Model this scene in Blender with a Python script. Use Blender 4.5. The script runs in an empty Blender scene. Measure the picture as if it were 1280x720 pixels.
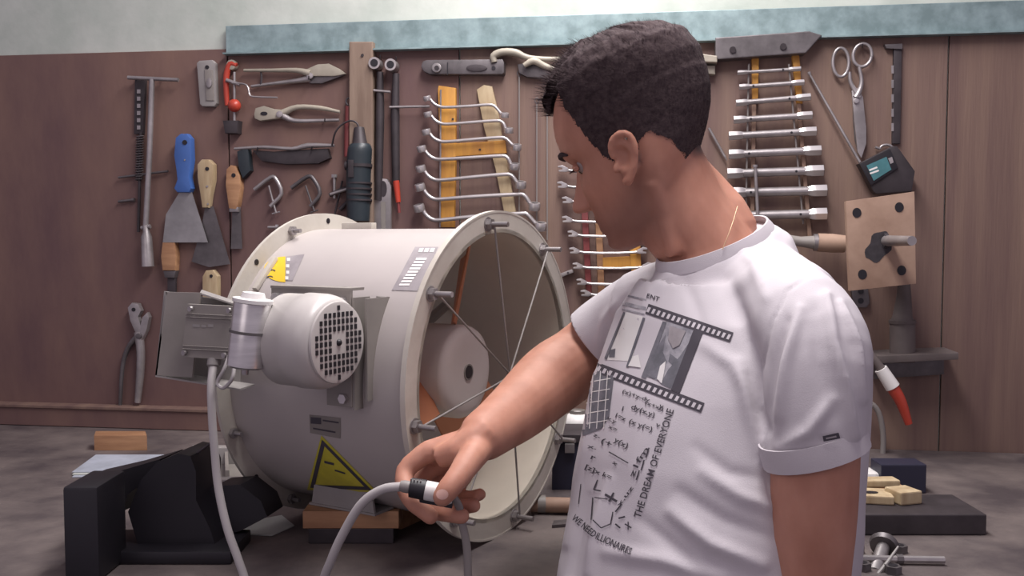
import bpy, bmesh, math, random
import numpy as np
from mathutils import Vector as V, Matrix, noise
from mathutils.bvhtree import BVHTree
random.seed(4)
C = bpy.context.scene.collection
PI = math.pi
# ---------------------------------------------------------------- camera, world, light
CAMZ, PITCH, FPX = 1.40, 0.0565, 1200.0
cd = bpy.data.cameras.new('camera'); cam = bpy.data.objects.new('camera', cd); C.objects.link(cam)
cam.location = (0, 0, CAMZ); cam.rotation_euler = (PI/2 - PITCH, 0, 0)
cd.sensor_width = 36; cd.lens = 36*FPX/1280; cd.clip_start = .02
bpy.context.scene.camera = cam
w = bpy.data.worlds.new('world'); bpy.context.scene.world = w; w.use_nodes = True
w.node_tree.nodes['Background'].inputs[0].default_value = (.82, .70, .85, 1)
w.node_tree.nodes['Background'].inputs[1].default_value = .37
def area(name, loc, target, sx, sy, power, col):
    d = bpy.data.lights.new(name, 'AREA'); d.shape = 'RECTANGLE'; d.size = sx; d.size_y = sy; d.energy = power; d.color = col
    o = bpy.data.objects.new(name, d); C.objects.link(o); o.location = loc
    o.rotation_euler = (V(target)-V(loc)).to_track_quat('-Z', 'Y').to_euler(); return o
area('bench_lamp', (.12, 1.30, 2.45), (.02, 1.30, 1.2), 1.5, .30, 34, (1, .955, .95))
area('fill_light', (-1.4, -.9, 2.4), (.1, 1.2, 1.2), 1.2, 1.2, 5, (1, .90, .90))  # added weak fill behind the camera, stands for no lamp in the workshop
vs = bpy.context.scene.view_settings
vs.view_transform = 'Standard'; vs.look = 'None'; vs.gamma = 1; vs.use_curve_mapping = False; vs.exposure = 0.25
# ---------------------------------------------------------------- photograph geometry helpers
cp, sp = math.cos(PITCH), math.sin(PITCH)
CAM = V((0, 0, CAMZ))
def ray(px, py):
    d, v = (px-640)/FPX, (360-py)/FPX
    return V((d, cp+v*sp, -sp+v*cp))
def P(px, py, Y):
    r = ray(px, py); return CAM + r*(Y/r.y)
def PZ(px, py, z):
    r = ray(px, py); return CAM + r*((z-CAMZ)/r.z)
BENCH = 1.0
D0, TA = 1.87, .1427
AL = math.atan(TA); U = V((math.cos(AL), -math.sin(AL), 0)); N = V((-math.sin(AL), -math.cos(AL), 0)); Z = V((0, 0, 1))
W0 = V((0, D0, 0))
def WP(px, py, off=0.0):           # point standing `off` in front of the tool wall
    r = ray(px, py); o = W0 + N*off
    return CAM + r*((o-CAM).dot(N)/r.dot(N))
PXM = D0/FPX
# ---------------------------------------------------------------- materials
def mat(name, col, rough=.6, metal=0., var=0., vscale=8., col2=None, bump=0., bscale=60., sss=0., stretch=None, coat=0.):
    m = bpy.data.materials.new(name); m.use_nodes = True; nt = m.node_tree; b = nt.nodes['Principled BSDF']
    b.inputs['Roughness'].default_value = rough; b.inputs['Metallic'].default_value = metal
    b.inputs['Base Color'].default_value = (*col, 1)
    if sss: b.inputs['Subsurface Weight'].default_value = sss; b.inputs['Subsurface Radius'].default_value = (.02, .008, .005); b.inputs['Subsurface Scale'].default_value = .5
    if coat: b.inputs['Coat Weight'].default_value = coat
    tc = nt.nodes.new('ShaderNodeTexCoord'); mp = nt.nodes.new('ShaderNodeMapping'); nt.links.new(tc.outputs['Object'], mp.inputs[0])
    if stretch: mp.inputs['Scale'].default_value = stretch
    if var or col2:
        n = nt.nodes.new('ShaderNodeTexNoise'); n.inputs['Scale'].default_value = vscale; n.inputs['Detail'].default_value = 6; n.inputs['Roughness'].default_value = .6
        nt.links.new(mp.outputs[0], n.inputs[0])
        cr = nt.nodes.new('ShaderNodeValToRGB'); cr.color_ramp.elements[0].position = .36; cr.color_ramp.elements[1].position = .66
        c2 = col2 or tuple(max(0, c*(1-var)) for c in col)
        cr.color_ramp.elements[0].color = (*c2, 1); cr.color_ramp.elements[1].color = (*col, 1)
        nt.links.new(n.outputs[0], cr.inputs[0]); nt.links.new(cr.outputs[0], b.inputs['Base Color'])
    if bump:
        n2 = nt.nodes.new('ShaderNodeTexNoise'); n2.inputs['Scale'].default_value = bscale; n2.inputs['Detail'].default_value = 4
        nt.links.new(mp.outputs[0], n2.inputs[0])
        bp = nt.nodes.new('ShaderNodeBump'); bp.inputs['Strength'].default_value = bump; bp.inputs['Distance'].default_value = .004
        nt.links.new(n2.outputs[0], bp.inputs['Height']); nt.links.new(bp.outputs[0], b.inputs['Normal'])
    return m
M = {}
M['plaster'] = mat('plaster', (.56, .59, .54), .8, var=.25, vscale=5, bump=.25, bscale=25, col2=(.40, .45, .40))
M['board'] = mat('board', (.205, .120, .092), .62, vscale=1.6, col2=(.115, .062, .062), bump=.12, bscale=30, stretch=(2.5, 1, .9))
M['board2'] = mat('board2', (.215, .140, .105), .62, vscale=2.2, col2=(.135, .080, .070), bump=.15, bscale=30, stretch=(9, 1, .5))
M['galv'] = mat('galv', (.27, .36, .37), .45, .25, vscale=28, col2=(.16, .225, .23), bump=.1, bscale=40)
M['bench'] = mat('bench', (.17, .14, .13), .55, vscale=7, col2=(.065, .052, .055), bump=.35, bscale=45)
M['batten'] = mat('batten', (.25, .18, .135), .7, vscale=6, col2=(.17, .115, .085), stretch=(8, 8, 1))
M['wood'] = mat('wood', (.45, .25, .13), .6, vscale=6, col2=(.28, .14, .07), stretch=(1, 8, 8))
M['palewood'] = mat('palewood', (.50, .40, .25), .6, vscale=8, col2=(.36, .26, .15), stretch=(6, 6, 1))
M['yellow_wood'] = mat('yellow_wood', (.60, .30, .05), .6, vscale=8, col2=(.42, .19, .04), stretch=(6, 6, 1))
M['plywood'] = mat('plywood', (.40, .27, .20), .7, vscale=9, col2=(.27, .17, .12), bump=.1)
M['steel'] = mat('steel', (.42, .39, .39), .36, .65, var=.35, vscale=20)
M['chrome'] = mat('chrome', (.55, .52, .52), .30, .7, var=.2, vscale=20)
M['darksteel'] = mat('darksteel', (.15, .135, .14), .45, .5, var=.4, vscale=25)
M['iron'] = mat('iron', (.055, .045, .050), .55, .3, var=.4, vscale=25)
M['black'] = mat('black', (.012, .010, .015), .5, var=.3, vscale=10)
M['red'] = mat('red', (.50, .055, .03), .4, var=.3)
M['darkred'] = mat('darkred', (.22, .045, .045), .5, var=.3)
M['blue'] = mat('blue', (.055, .14, .42), .45, var=.25)
M['beige'] = mat('beige', (.40, .36, .29), .5, var=.35)
M['grey'] = mat('grey', (.30, .28, .27), .5, var=.2)
M['fanpaint'] = mat('fanpaint', (.44, .40, .385), .38, var=.08, vscale=5, bump=.04, bscale=30)
M['fanedge'] = mat('fanedge', (.56, .53, .47), .5, vscale=9, col2=(.43, .39, .34), bump=.1)
M['faninside'] = mat('faninside', (.60, .55, .46), .5, var=.15, vscale=5)
M['motor'] = mat('motor', (.50, .47, .45), .35, var=.1, vscale=8)
M['dirtygrey'] = mat('dirtygrey', (.27, .245, .225), .5, var=.25, vscale=10)
M['alu'] = mat('alu', (.62, .60, .60), .3, .8, var=.2, vscale=15, stretch=(1, 1, 8))
M['orange'] = mat('orange', (.62, .25, .13), .5, var=.15)
M['hub'] = mat('hub', (.62, .55, .52), .5, var=.06)
M['cable'] = mat('cable', (.40, .375, .37), .5)
M['dcable'] = mat('dcable', (.22, .20, .19), .5)
M['white'] = mat('white', (.70, .68, .66), .45)
M['paper'] = mat('paper', (.48, .50, .46), .7, var=.2)
M['bluepaper'] = mat('bluepaper', (.42, .45, .52), .6, var=.3, vscale=14)
M['navy'] = mat('navy', (.02, .02, .04), .5)
M['stickyellow'] = mat('stickyellow', (.75, .50, .03), .5)
M['warnyellow'] = mat('warnyellow', (.62, .56, .06), .5, var=.25, vscale=25)
M['ink'] = mat('ink', (.055, .048, .06), .8)
M['inkgrey'] = mat('inkgrey', (.17, .165, .19), .8, vscale=60, col2=(.10, .10, .115))
M['inkpale'] = mat('inkpale', (.40, .385, .41), .8, vscale=70, col2=(.19, .185, .21))
M['labelgrey'] = mat('labelgrey', (.33, .30, .31), .5, vscale=50, col2=(.26, .235, .245))
M['rubber'] = mat('rubber', (.10, .09, .09), .6)
M['tin'] = mat('tin', (.34, .33, .335), .4, .5, var=.3, vscale=18)
M['shirt'] = mat('shirt', (.55, .515, .54), .85, var=.05, vscale=6, bump=.12, bscale=900)
M['hair'] = mat('hair', (.075, .055, .056), .95, vscale=160, col2=(.042, .029, .032), bump=.25, bscale=300)
M['hair'].node_tree.nodes['Principled BSDF'].inputs['Specular IOR Level'].default_value = .15
M['trousers'] = mat('trousers', (.05, .06, .10), .8, var=.3)
M['shoe'] = mat('shoe', (.06, .05, .05), .6)
M['eye'] = mat('eye', (.30, .25, .24), .3); M['iris'] = mat('iris', (.05, .03, .02), .2)  # eye white darkened in its colour to stand for shade under the lids
M['nail'] = mat('nail', (.66, .40, .33), .3)
M['screen'] = mat('screen', (.07, .20, .22), .25, var=.2, vscale=60)
M['stain'] = mat('stain', (.045, .038, .045), .8, var=.5, vscale=60)
M['gold'] = mat('gold', (.45, .30, .18), .5, .4)
M['floor'] = mat('floor', (.17, .16, .155), .7, var=.3, vscale=3)
M['dusty'] = mat('dusty', (.13, .105, .10), .7, var=.35, vscale=12)
M['teal'] = mat('teal', (.022, .032, .040), .45, var=.3, vscale=14)
# skin: own colour, beard shadow as a point attribute
sk = bpy.data.materials.new('skin'); sk.use_nodes = True; nt = sk.node_tree; b = nt.nodes['Principled BSDF']
at = nt.nodes.new('ShaderNodeAttribute'); at.attribute_name = 'stubble'
nz = nt.nodes.new('ShaderNodeTexNoise'); nz.inputs['Scale'].default_value = 14; nz.inputs['Detail'].default_value = 5
cr = nt.nodes.new('ShaderNodeValToRGB'); cr.color_ramp.elements[0].color = (.38, .165, .108, 1); cr.color_ramp.elements[1].color = (.52, .255, .178, 1)
cr.color_ramp.elements[0].position = .3; cr.color_ramp.elements[1].position = .7
mx = nt.nodes.new('ShaderNodeMixRGB'); mx.inputs[2].default_value = (.060, .035, .035, 1)
nt.links.new(nz.outputs[0], cr.inputs[0]); nt.links.new(cr.outputs[0], mx.inputs[1]); nt.links.new(at.outputs['Fac'], mx.inputs[0]); nt.links.new(mx.outputs[0], b.inputs['Base Color'])
b.inputs['Roughness'].default_value = .62; b.inputs['Subsurface Weight'].default_value = .12
b.inputs['Subsurface Radius'].default_value = (.02, .008, .004); b.inputs['Subsurface Scale'].default_value = .4
M['skin'] = sk
# ---------------------------------------------------------------- mesh helpers (world coordinates)
def frame(d):
    d = V(d).normalized(); a = V((0, 0, 1)) if abs(d.z) < .9 else V((1, 0, 0))
    x = a.cross(d).normalized(); y = d.cross(x).normalized(); return x, y
def ring_faces(bm, rings, cap=True, close=False):
    vr = [[bm.verts.new(p) for p in r] for r in rings]; n = len(vr[0])
    seq = list(zip(vr[:-1], vr[1:])) + ([(vr[-1], vr[0])] if close else [])
    for a, b_ in seq:
        for i in range(n):
            j = (i+1) % n; bm.faces.new((a[i], a[j], b_[j], b_[i]))
    if cap and not close:
        bm.faces.new(list(reversed(vr[0]))); bm.faces.new(vr[-1])
    return vr
def catmull(pts, k=4):
    pts = [tuple(p) for p in pts]
    if len(pts) < 3: return pts
    out = []
    a = np.array(pts, float); a = np.vstack([2*a[0]-a[1], a, 2*a[-1]-a[-2]])
    for i in range(1, len(a)-2):
        for t in np.linspace(0, 1, k, endpoint=False):
            p0, p1, p2, p3 = a[i-1:i+3]
            out.append(.5*((2*p1)+(-p0+p2)*t+(2*p0-5*p1+4*p2-p3)*t*t+(-p0+3*p1-3*p2+p3)*t**3))
    out.append(a[-2]); return [tuple(x) for x in out]
def tube(bm, pts, r, n=10, smooth=0, flat=1.0, cap=True):
    """pts world; r number or list; flat squashes one cross axis"""
    pts = [tuple(p) for p in pts]
    rr = [r]*len(pts) if not isinstance(r, (list, tuple)) else list(r)
    data = [(*p, q) for p, q in zip(pts, rr)]
    if smooth: data = catmull(data, smooth)
    rings = []; px_ = None
    for i, d in enumerate(data):
        p = V(d[:3]); t = (V(data[min(i+1, len(data)-1)][:3]) - V(data[max(i-1, 0)][:3])).normalized()
        if px_ is None: x, y = frame(t)
        else:
            x = (px_ - t*px_.dot(t)).normalized(); y = t.cross(x)
        px_ = x
        rings.append([p + (x*math.cos(a)*d[3] + y*math.sin(a)*d[3]*flat) for a in [2*PI*k/n for k in range(n)]])
    ring_faces(bm, rings, cap); return bm
def cyl(bm, p0, p1, r0, r1=None, n=20):
    p0, p1 = V(p0), V(p1); r1 = r0 if r1 is None else r1; x, y = frame(p1-p0)
    ring_faces(bm, [[p + (x*math.cos(2*PI*k/n)+y*math.sin(2*PI*k/n))*r for k in range(n)] for p, r in ((p0, r0), (p1, r1))]); return bm
def lathe(bm, o, d, prof, n=32, cap=True):
    """prof: list of (along, radius)"""
    o = V(o); d = V(d).normalized(); x, y = frame(d)
    ring_faces(bm, [[o+d*t+(x*math.cos(2*PI*k/n)+y*math.sin(2*PI*k/n))*max(r, 1e-4) for k in range(n)] for t, r in prof], cap); return bm
def box(bm, o, ax, ay, az, bev=0.):
    """box centred at o with half vectors"""
    o = V(o); ax, ay, az = V(ax), V(ay), V(az); b2 = bmesh.new()
    vs_ = [b2.verts.new(o+ax*i+ay*j+az*k) for i in (-1, 1) for j in (-1, 1) for k in (-1, 1)]
    for f in ((0, 1, 3, 2), (4, 6, 7, 5), (0, 4, 5, 1), (2, 3, 7, 6), (0, 2, 6, 4), (1, 5, 7, 3)): b2.faces.new([vs_[i] for i in f])
    bmesh.ops.recalc_face_normals(b2, faces=b2.faces)
    if bev: bmesh.ops.bevel(b2, geom=b2.edges[:], offset=bev, segments=2, affect='EDGES', profile=.6)
    merge(bm, b2); return bm
def merge(bm, b2):
    me = bpy.data.meshes.new('t'); b2.to_mesh(me); bm.from_mesh(me); bpy.data.meshes.remove(me); b2.free()
def prism(bm, pts, d, bev=0.):
    """pts world polygon extruded by vector d"""
    b2 = bmesh.new(); d = V(d); a = [b2.verts.new(p) for p in pts]; c = [b2.verts.new(V(p)+d) for p in pts]; n = len(a)
    b2.faces.new(a); b2.faces.new(list(reversed(c)))
    for i in range(n): b2.faces.new((a[i], c[i], c[(i+1) % n], a[(i+1) % n]))
    bmesh.ops.recalc_face_normals(b2, faces=b2.faces)
    if bev:
        es = [e for e in b2.edges if all(v in c for v in e.verts)]
        bmesh.ops.bevel(b2, geom=es, offset=bev, segments=2, affect='EDGES', profile=.6)
    bmesh.ops.triangulate(b2, faces=[f for f in b2.faces if len(f.verts) > 4]); merge(bm, b2); return bm
def sphere(bm, c, r, s=(1, 1, 1), u=16, v=10, mtx=None):
    b2 = bmesh.new(); bmesh.ops.create_uvsphere(b2, u_segments=u, v_segments=v, radius=r)
    m = Matrix.Translation(V(c)) @ (mtx or Matrix.Identity(4)) @ Matrix.Diagonal((*s, 1)); bmesh.ops.transform(b2, matrix=m, verts=b2.verts); merge(bm, b2); return bm
ROOT = {}
def meta(o, label=None, cat=None, group=None, kind=None):
    if label: o['label'] = label
    if cat: o['category'] = cat
    if group: o['group'] = group
    if kind: o['kind'] = kind
    return o
def thing(name, label, cat, loc, rz=0., group=None):
    o = bpy.data.objects.new(name, None); C.objects.link(o); o.location = loc; o.rotation_euler = (0, 0, rz); o.empty_display_size = .02
    ROOT[o] = Matrix.Translation(V(loc)) @ Matrix.Rotation(rz, 4, 'Z'); return meta(o, label, cat, group)
def root_of(o):
    while o is not None and o not in ROOT: o = o.parent
    return ROOT[o] if o is not None else Matrix.Identity(4)
def obj(name, bm, m, parent=None, smooth=40, loc=None, **k):
    """world-space bmesh -> one mesh object"""
    bmesh.ops.recalc_face_normals(bm, faces=bm.faces)
    if parent is not None: inv = root_of(parent).inverted()
    else:
        if loc is None:
            zs = min(v.co.z for v in bm.verts); xs = sum(v.co.x for v in bm.verts)/len(bm.verts); ys = sum(v.co.y for v in bm.verts)/len(bm.verts); loc = (xs, ys, zs)
        inv = Matrix.Translation(V(loc)).inverted()
    bmesh.ops.transform(bm, matrix=inv, verts=bm.verts)
    me = bpy.data.meshes.new(name); bm.to_mesh(me); bm.free()
    for mm in (m if isinstance(m, list) else [m]): me.materials.append(M[mm] if isinstance(mm, str) else mm)
    o = bpy.data.objects.new(name, me); C.objects.link(o)
    if parent is not None: o.parent = parent
    else: o.location = loc; ROOT[o] = Matrix.Translation(V(loc))
    if smooth:
        for p in me.polygons: p.use_smooth = True
        me.set_sharp_from_angle(angle=math.radians(smooth))
    return meta(o, **k)
B = bmesh.new
# ---------------------------------------------------------------- setting
bm = B(); UL, UR = -2.4, 2.6
def wq(bm, u0, u1, z0, z1, o0, o1, bev=0.): return box(bm, W0+U*(u0+u1)/2+Z*(z0+z1)/2+N*(o0+o1)/2, U*(u1-u0)/2, N*(o1-o0)/2, Z*(z1-z0)/2, bev)
def wu(px, py=300): return (WP(px, py)-W0).dot(U)
def wz(px, py): return WP(px, py).z
wq(bm, UL, UR, 0, 2.6, -.12, -.008)
wall = obj('wall_back', bm, 'plaster', smooth=0, kind='structure')
joints = [UL, wu(-60), wu(288), wu(575), wu(868), wu(1180), UR]
topz = wz(220, 63)
for i in range(len(joints)-1):
    bm = B(); wq(bm, joints[i]+.0015, joints[i+1]-.0015, .3, topz - (0 if i < 2 else .004), -.008, 0, .001)
    obj('board_panel', bm, ['board', 'board', 'board', 'board2', 'board2', 'board2'][i], wall, smooth=0)
bm = B(); box(bm, (0, 0.4, -.02), (3, 0, 0), (0, 2.2, 0), (0, 0, .02)); obj('floor', bm, 'floor', smooth=0, kind='structure')
# galvanised rail
s0, s1 = wz(288, 70), wz(288, 33)
bm = B(); wq(bm, wu(288), UR-.05, s0, s1, 0, .006, .001); wq(bm, wu(288), UR-.05, s0, s0+.003, .006, .022)
obj('trim_1', bm, 'galv', smooth=0, kind='structure', label='galvanised steel rail running along the top of the tool board')
bm = B(); prism(bm, [WP(441, 286), WP(470, 286), WP(470, 55), WP(441, 55)], N*.024, .002)
tr = obj('trim_2', bm, 'batten', smooth=0, kind='structure', label='upright grey-brown wooden batten nailed to the tool board')
bm = B(); cyl(bm, WP(453, 69, .022), WP(453, 69, .026), .003, n=10); obj('nail_head', bm, 'iron', tr)
bm = B(); prism(bm, [WP(893, 78), WP(1004, 70), WP(1024, 48), WP(1008, 43), WP(893, 51)], N*.03, .002)
tr3 = obj('trim_3', bm, 'darksteel', smooth=0, kind='structure', label='dark steel angle bracket above the tube spanners')
for x, y in ((916, 62), (979, 58)):
    bm = B(); cyl(bm, WP(x, y, .028), WP(x, y, .034), .006, n=8); obj('bolt_head', bm, 'iron', tr3)
bm = B(); prism(bm, [WP(840, 66), WP(895, 74), WP(895, 82), WP(840, 80)], N*.035, .002); prism(bm, [WP(840, 84), WP(893, 84), WP(893, 95), WP(840, 92)], N*.02, .002)
obj('trim_4', bm, 'beige', smooth=0, kind='structure', label='short pale wooden ledge strips behind the head')
# bench
BT = thing('workbench', 'long grey-brown workbench top scratched and stained, under the fan', 'workbench', (0, 1.5, 0))
fy = 1.10
yb = lambda x: D0 - TA*x + .0
bm = B(); prism(bm, [(-2.3, fy, BENCH-.05), (2.3, fy, BENCH-.05), (2.3, yb(2.3)-.004, BENCH-.05), (-2.3, yb(-2.3)-.004, BENCH-.05)], (0, 0, .05), .003)
obj('worktop', bm, 'bench', BT, smooth=0)
for x in (-2.1, -.7, .7, 2.1):
    for y in (fy+.06, yb(x)-.08):
        bm = B(); box(bm, (x, y, (BENCH-.05)/2), (.035, 0, 0), (0, .035, 0), (0, 0, (BENCH-.05)/2), .003); obj('leg', bm, 'darksteel', BT, smooth=0)
bm = B(); box(bm, (0, fy+.03, BENCH-.09), (2.2, 0, 0), (0, .015, 0), (0, 0, .04)); obj('apron', bm, 'darksteel', BT, smooth=0)
# ---------------------------------------------------------------- fan
YAW = .514
A_ = V((math.cos(YAW), -math.sin(YAW), 0)); H_ = V((math.sin(YAW), math.cos(YAW), 0)); FC = V((-.0145, 1.2549, CAMZ-.1853))
def F(ax, r, th): return FC + A_*ax + (H_*math.cos(th) + Z*math.sin(th))*r
def FX(ax, near, up): return FC + A_*ax - H_*near + Z*up
def frev(bm, prof, n=96, closed=True):
    rings = [[F(ax, r, 2*PI*k/n) for k in range(n)] for ax, r in prof]
    ring_faces(bm, rings, cap=False, close=closed)
FAN = thing('duct_fan', 'large cream cylindrical duct fan with flanged ends lying on the workbench', 'fan', (FC.x, FC.y, BENCH))
RO, RD, RI, L = .2148, .192, .187, .2992
bm = B(); frev(bm, [(0, RD), (-L, RD), (-L, RI), (0, RI)])
duct = obj('casing', bm, ['fanpaint', 'faninside'], FAN, label='cream painted sheet-metal casing')
for p in duct.data.polygons:
    c = p.center; q = root_of(duct) @ c - FC; rad = (q - A_*q.dot(A_)).length
    if rad < .1895: p.material_index = 1
bm = B(); frev(bm, [(.0, RO), (.0, RI), (-.006, RI), (-.006, RO)]); frev(bm, [(0.0005, RO+.0006), (0.0005, RO-.002), (-.0065, RO-.002), (-.0065, RO+.0006)])
obj('front_flange', bm, 'fanedge', FAN)
bm = B(); frev(bm, [(-L, RO), (-L, RI), (-L+.005, RI), (-L+.005, RO)]); 
rf = obj('rear_flange', bm, 'fanedge', FAN)
TH0 = .9545
for k in range(8):
    th = TH0 + k*PI/4
    for side in (0, 1):
        if side == 0:
            bm = B(); p0, p1 = F(-.012, .2, th), F(.030, .2, th)
            cyl(bm, p0, p1, .0034, n=12)
            bo = obj('stud', bm, 'steel', FAN)
            bm = B(); cyl(bm, F(.001, .2, th), F(.0075, .2, th), .0075, n=6); cyl(bm, F(.0003, .2, th), F(.0014, .2, th), .0095, n=16); obj('nut', bm, 'steel', bo)
        else:
            bm = B(); cyl(bm, F(-L-.004, .203, th+.2), F(-L+.022, .203, th+.2), .003, n=10); bo = obj('stud', bm, 'steel', FAN)
            bm = B(); cyl(bm, F(-L+.0055, .203, th+.2), F(-L+.011, .203, th+.2), .0068, n=6); obj('nut', bm, 'steel', bo)
for k in range(8):
    bm = B(); th = TH0 + .2 + PI/8 + k*PI/4; cyl(bm, F(-L+.0051, .204, th), F(-L+.0056, .204, th), .004, n=12); obj('bolt_hole', bm, 'black', rf)
for k in range(4):
    th = TH0 + k*PI/4; bm = B(); o = .004*k-.004
    tube(bm, [F(.010, .2, th), F(.014+o*.3, 0, 0), F(.010, .2, th+PI)], .0013, n=8); obj('spoke_wire', bm, 'dcable', FAN)
bm = B(); sphere(bm, F(.014, 0, 0), .005, (1, 1, 1.3)); obj('wire_clamp', bm, 'iron', FAN)
# impeller, at rest
bm = B(); lathe(bm, F(0, 0, 0), -A_, [(.051, .012), (.050, .040), (.0505, .052), (.054, .060), (.060, .063), (.115, .063), (.118, .055)], 48)
hub = obj('impeller_hub', bm, 'hub', FAN)
bm = B(); lathe(bm, F(0, 0, 0), A_, [(-.0512, .011), (-.0493, .011), (-.0495, .009), (-.0525, .0085)], 24); obj('shaft_collar', bm, 'dirtygrey', hub)
bm = B(); cyl(bm, F(-.0505, 0, 0), F(-.0490, 0, 0), .0085, n=20); obj('shaft_hole', bm, 'iron', hub)
beta = -math.radians(34)
for k in range(3):
    th = PI + .20 + k*PI*2/3; bm = B(); rings = []
    for i in range(7):
        t = i/6; r = .060 + .110*t; b2 = beta*(1.0+.1*t); ch = .046*(1+.1*t)
        row = []
        for s in np.linspace(-1, 1, 7):
            tx = s*ch; camber = .006*(1-s*s)
            tang = tx*math.cos(b2); axo = -tx*math.sin(b2)*1.0 + camber
            row.append((tang, axo))
        up = [F(-.088+a_, math.hypot(r, tg), th+math.atan2(tg, r)) for tg, a_ in row]
        dn = [F(-.0895+a_-.0012, math.hypot(r, tg), th+math.atan2(tg, r)) for tg, a_ in reversed(row)]
        rings.append(up+dn)
    ring_faces(bm, rings); obj('fan_blade', bm, 'orange', FAN)
# back plate / motor support inside, dark grille at the outlet
bm = B(); lathe(bm, F(0, 0, 0), -A_, [(.118, .05), (.24, .05), (.245, .04)], 32); obj('inner_support', bm, 'dirtygrey', FAN)
for k in range(4):
    th = .4+k*PI/2; bm = B(); tube(bm, [F(-.2, .045, th), F(-.2, RI-.001, th)], .008, n=8); obj('support_arm', bm, 'dirtygrey', FAN)
bm = B()
for r in (.03, .06, .09, .12, .15, .18):
    frev(bm, [(-L+.001+.0015*math.cos(a), r+.0015*math.sin(a)) for a in (0, PI/2, PI, 3*PI/2)], 48)
for k in range(4):
    tube(bm, [F(-L+.001, .19, k*PI/4), F(-L+.001, .19, k*PI/4+PI)], .002, n=6)
obj('rear_grille', bm, 'dirtygrey', FAN)
# clips along the rear flange
for th in (math.radians(137), math.radians(62)):
    bm = B(); c_ = F(-L+.03, RD+.004, th); t_ = -H_*math.sin(th)+Z*math.cos(th); n_ = H_*math.cos(th)+Z*math.sin(th)
    if th > 2: box(bm, F(-L+.022, RD+.003, th), t_*.028, n_*.003, A_*.004, .001)
    else: box(bm, F(-L+.06, RD+.004, math.radians(88)), A_*.027, Z*.005, H_*.006, .001)
    obj('clip', bm, 'fanedge', FAN)
# lower foot brackets
bm = B(); prism(bm, [FX(-.163-.052, .128, -.1712), FX(-.163+.052, .128, -.1712), FX(-.163+.045, .128, -.132), FX(-.163-.045, .128, -.132)], H_*.004, .0005)
box(bm, FX(-.163, .110, -.1700), A_*.054, H_*.020, Z*.0014)
obj('foot', bm, 'grey', FAN, smooth=0, label='dull grey sheet-metal foot')
# mounting plate
bm = B(); box(bm, FX(-.143, .206, .106), A_*.062, H_*.002, Z*.014, .001); box(bm, FX(-.100, .2062, .045), A_*.019, H_*.002, Z*.063, .001); box(bm, FX(-.143, .196, .1205), A_*.062, H_*.013, Z*.0016)
box(bm, FX(-.079, .192, .045), A_*.0015, H_*.015, Z*.066); box(bm, FX(-.200, .186, .106), A_*.0015, H_*.020, Z*.014); box(bm, FX(-.064, .180, .050), A_*.0015, H_*.022, Z*.060); box(bm, FX(-.072, .160, .050), A_*.008, H_*.0015, Z*.060)
mp = obj('mounting_plate', bm, 'dirtygrey', FAN, smooth=0, label='dull grey mounting plate behind the motor')
for ax, up in ((-.092, .106), (-.104, .106), (-.183, .108), (-.195, .108), (-.092, -.008)):
    bm = B(); cyl(bm, FX(ax, .207, up), FX(ax, .2135, up), .006, n=6); obj('bolt', bm, 'chrome', mp)
MC = lambda ax, dr=0, up=0: FX(ax, .252+dr, .064+up)
bm = B(); lathe(bm, MC(0), -A_, [(.066, .041), (.067, .0455), (.070, .049), (.076, .0525), (.084, .0540), (.106, .0545), (.108, .0530), (.138, .0530), (.142, .045), (.144, .02)], 56)
body = obj('motor_body', bm, 'motor', FAN, label='pale grey rounded motor body')
bm = B(); lathe(bm, MC(0), A_, [(-.0665, .046), (-.064, .0455), (-.0632, .042), (-.0632, .001)], 48); cov = obj('grille_disc', bm, 'motor', body)
# square holes of the grille, recessed look by separate dark wells
hx, hy = frame(A_)
bm = B()
for i in range(-5, 6):
    for j in range(-5, 6):
        x, y = i*.0074, j*.0078
        if math.hypot(x, y) > .0395 or (abs(i) <= 1 and abs(j) <= 1): continue
        box(bm, MC(-.0629)-H_*x+Z*y, H_*.0020, Z*.0027, A_*.0006)
sphere(bm, MC(-.0632), .004, u=10, v=6)
obj('grille_hole', bm, 'black', body, smooth=0, kind='stuff')
# housing bracket, junction box, capacitor
def pq(bm, pts, d, bev=0.): return prism(bm, [P(*p) for p in pts], d, bev)
dy = V((.05, .09, 0)).normalized()
bm = B(); pq(bm, [(250, 366, 1.151), (300, 382, 1.151), (318, 384, 1.2), (252, 362, 1.2)], V((0, 0, -.002)), 0); pq(bm, [(194, 469, 1.15), (300, 486, 1.15), (318, 480, 1.2), (200, 462, 1.2)], V((0, 0, -.002)))
pq(bm, [(205, 364, 1.20), (300, 378, 1.20), (300, 484, 1.20), (194, 470, 1.20)], V((0, .002, 0)))
pq(bm, [(207, 365, 1.15), (207, 365, 1.2), (194, 469, 1.2), (194, 469, 1.15)], V((.002, 0, 0)))
JB = obj('housing_shell', bm, 'grey', FAN, smooth=0, label='grey sheet-metal switch housing')
bm = B(); pq(bm, [(207, 365, 1.15), (250, 366, 1.15), (240, 472, 1.15), (194, 469, 1.15)], dy*.003, .0005); obj('front_panel', bm, 'dirtygrey', JB, smooth=0)
bm = B(); pq(bm, [(236, 383, 1.128), (292, 385, 1.118), (288, 448, 1.118), (229, 444, 1.128)], dy*.028, .002); JX = jb = obj('junction_box', bm, 'dirtygrey', FAN, label='small ribbed grey junction box')
bm = B(); pq(bm, [(234, 380, 1.124), (294, 383, 1.114), (290, 450, 1.114), (227, 446, 1.124)], dy*.005, 0); obj('lid', bm, 'dirtygrey', JX, smooth=0)
bm = B()
for k, y in enumerate((392, 396, 432, 436)):
    bm = B(); tube(bm, [P(234-(y-380)*.1, y, 1.123), P(291-(y-380)*.06, y+3, 1.113)], .0008, n=6); obj('rib', bm, 'dirtygrey', JX)
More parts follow.
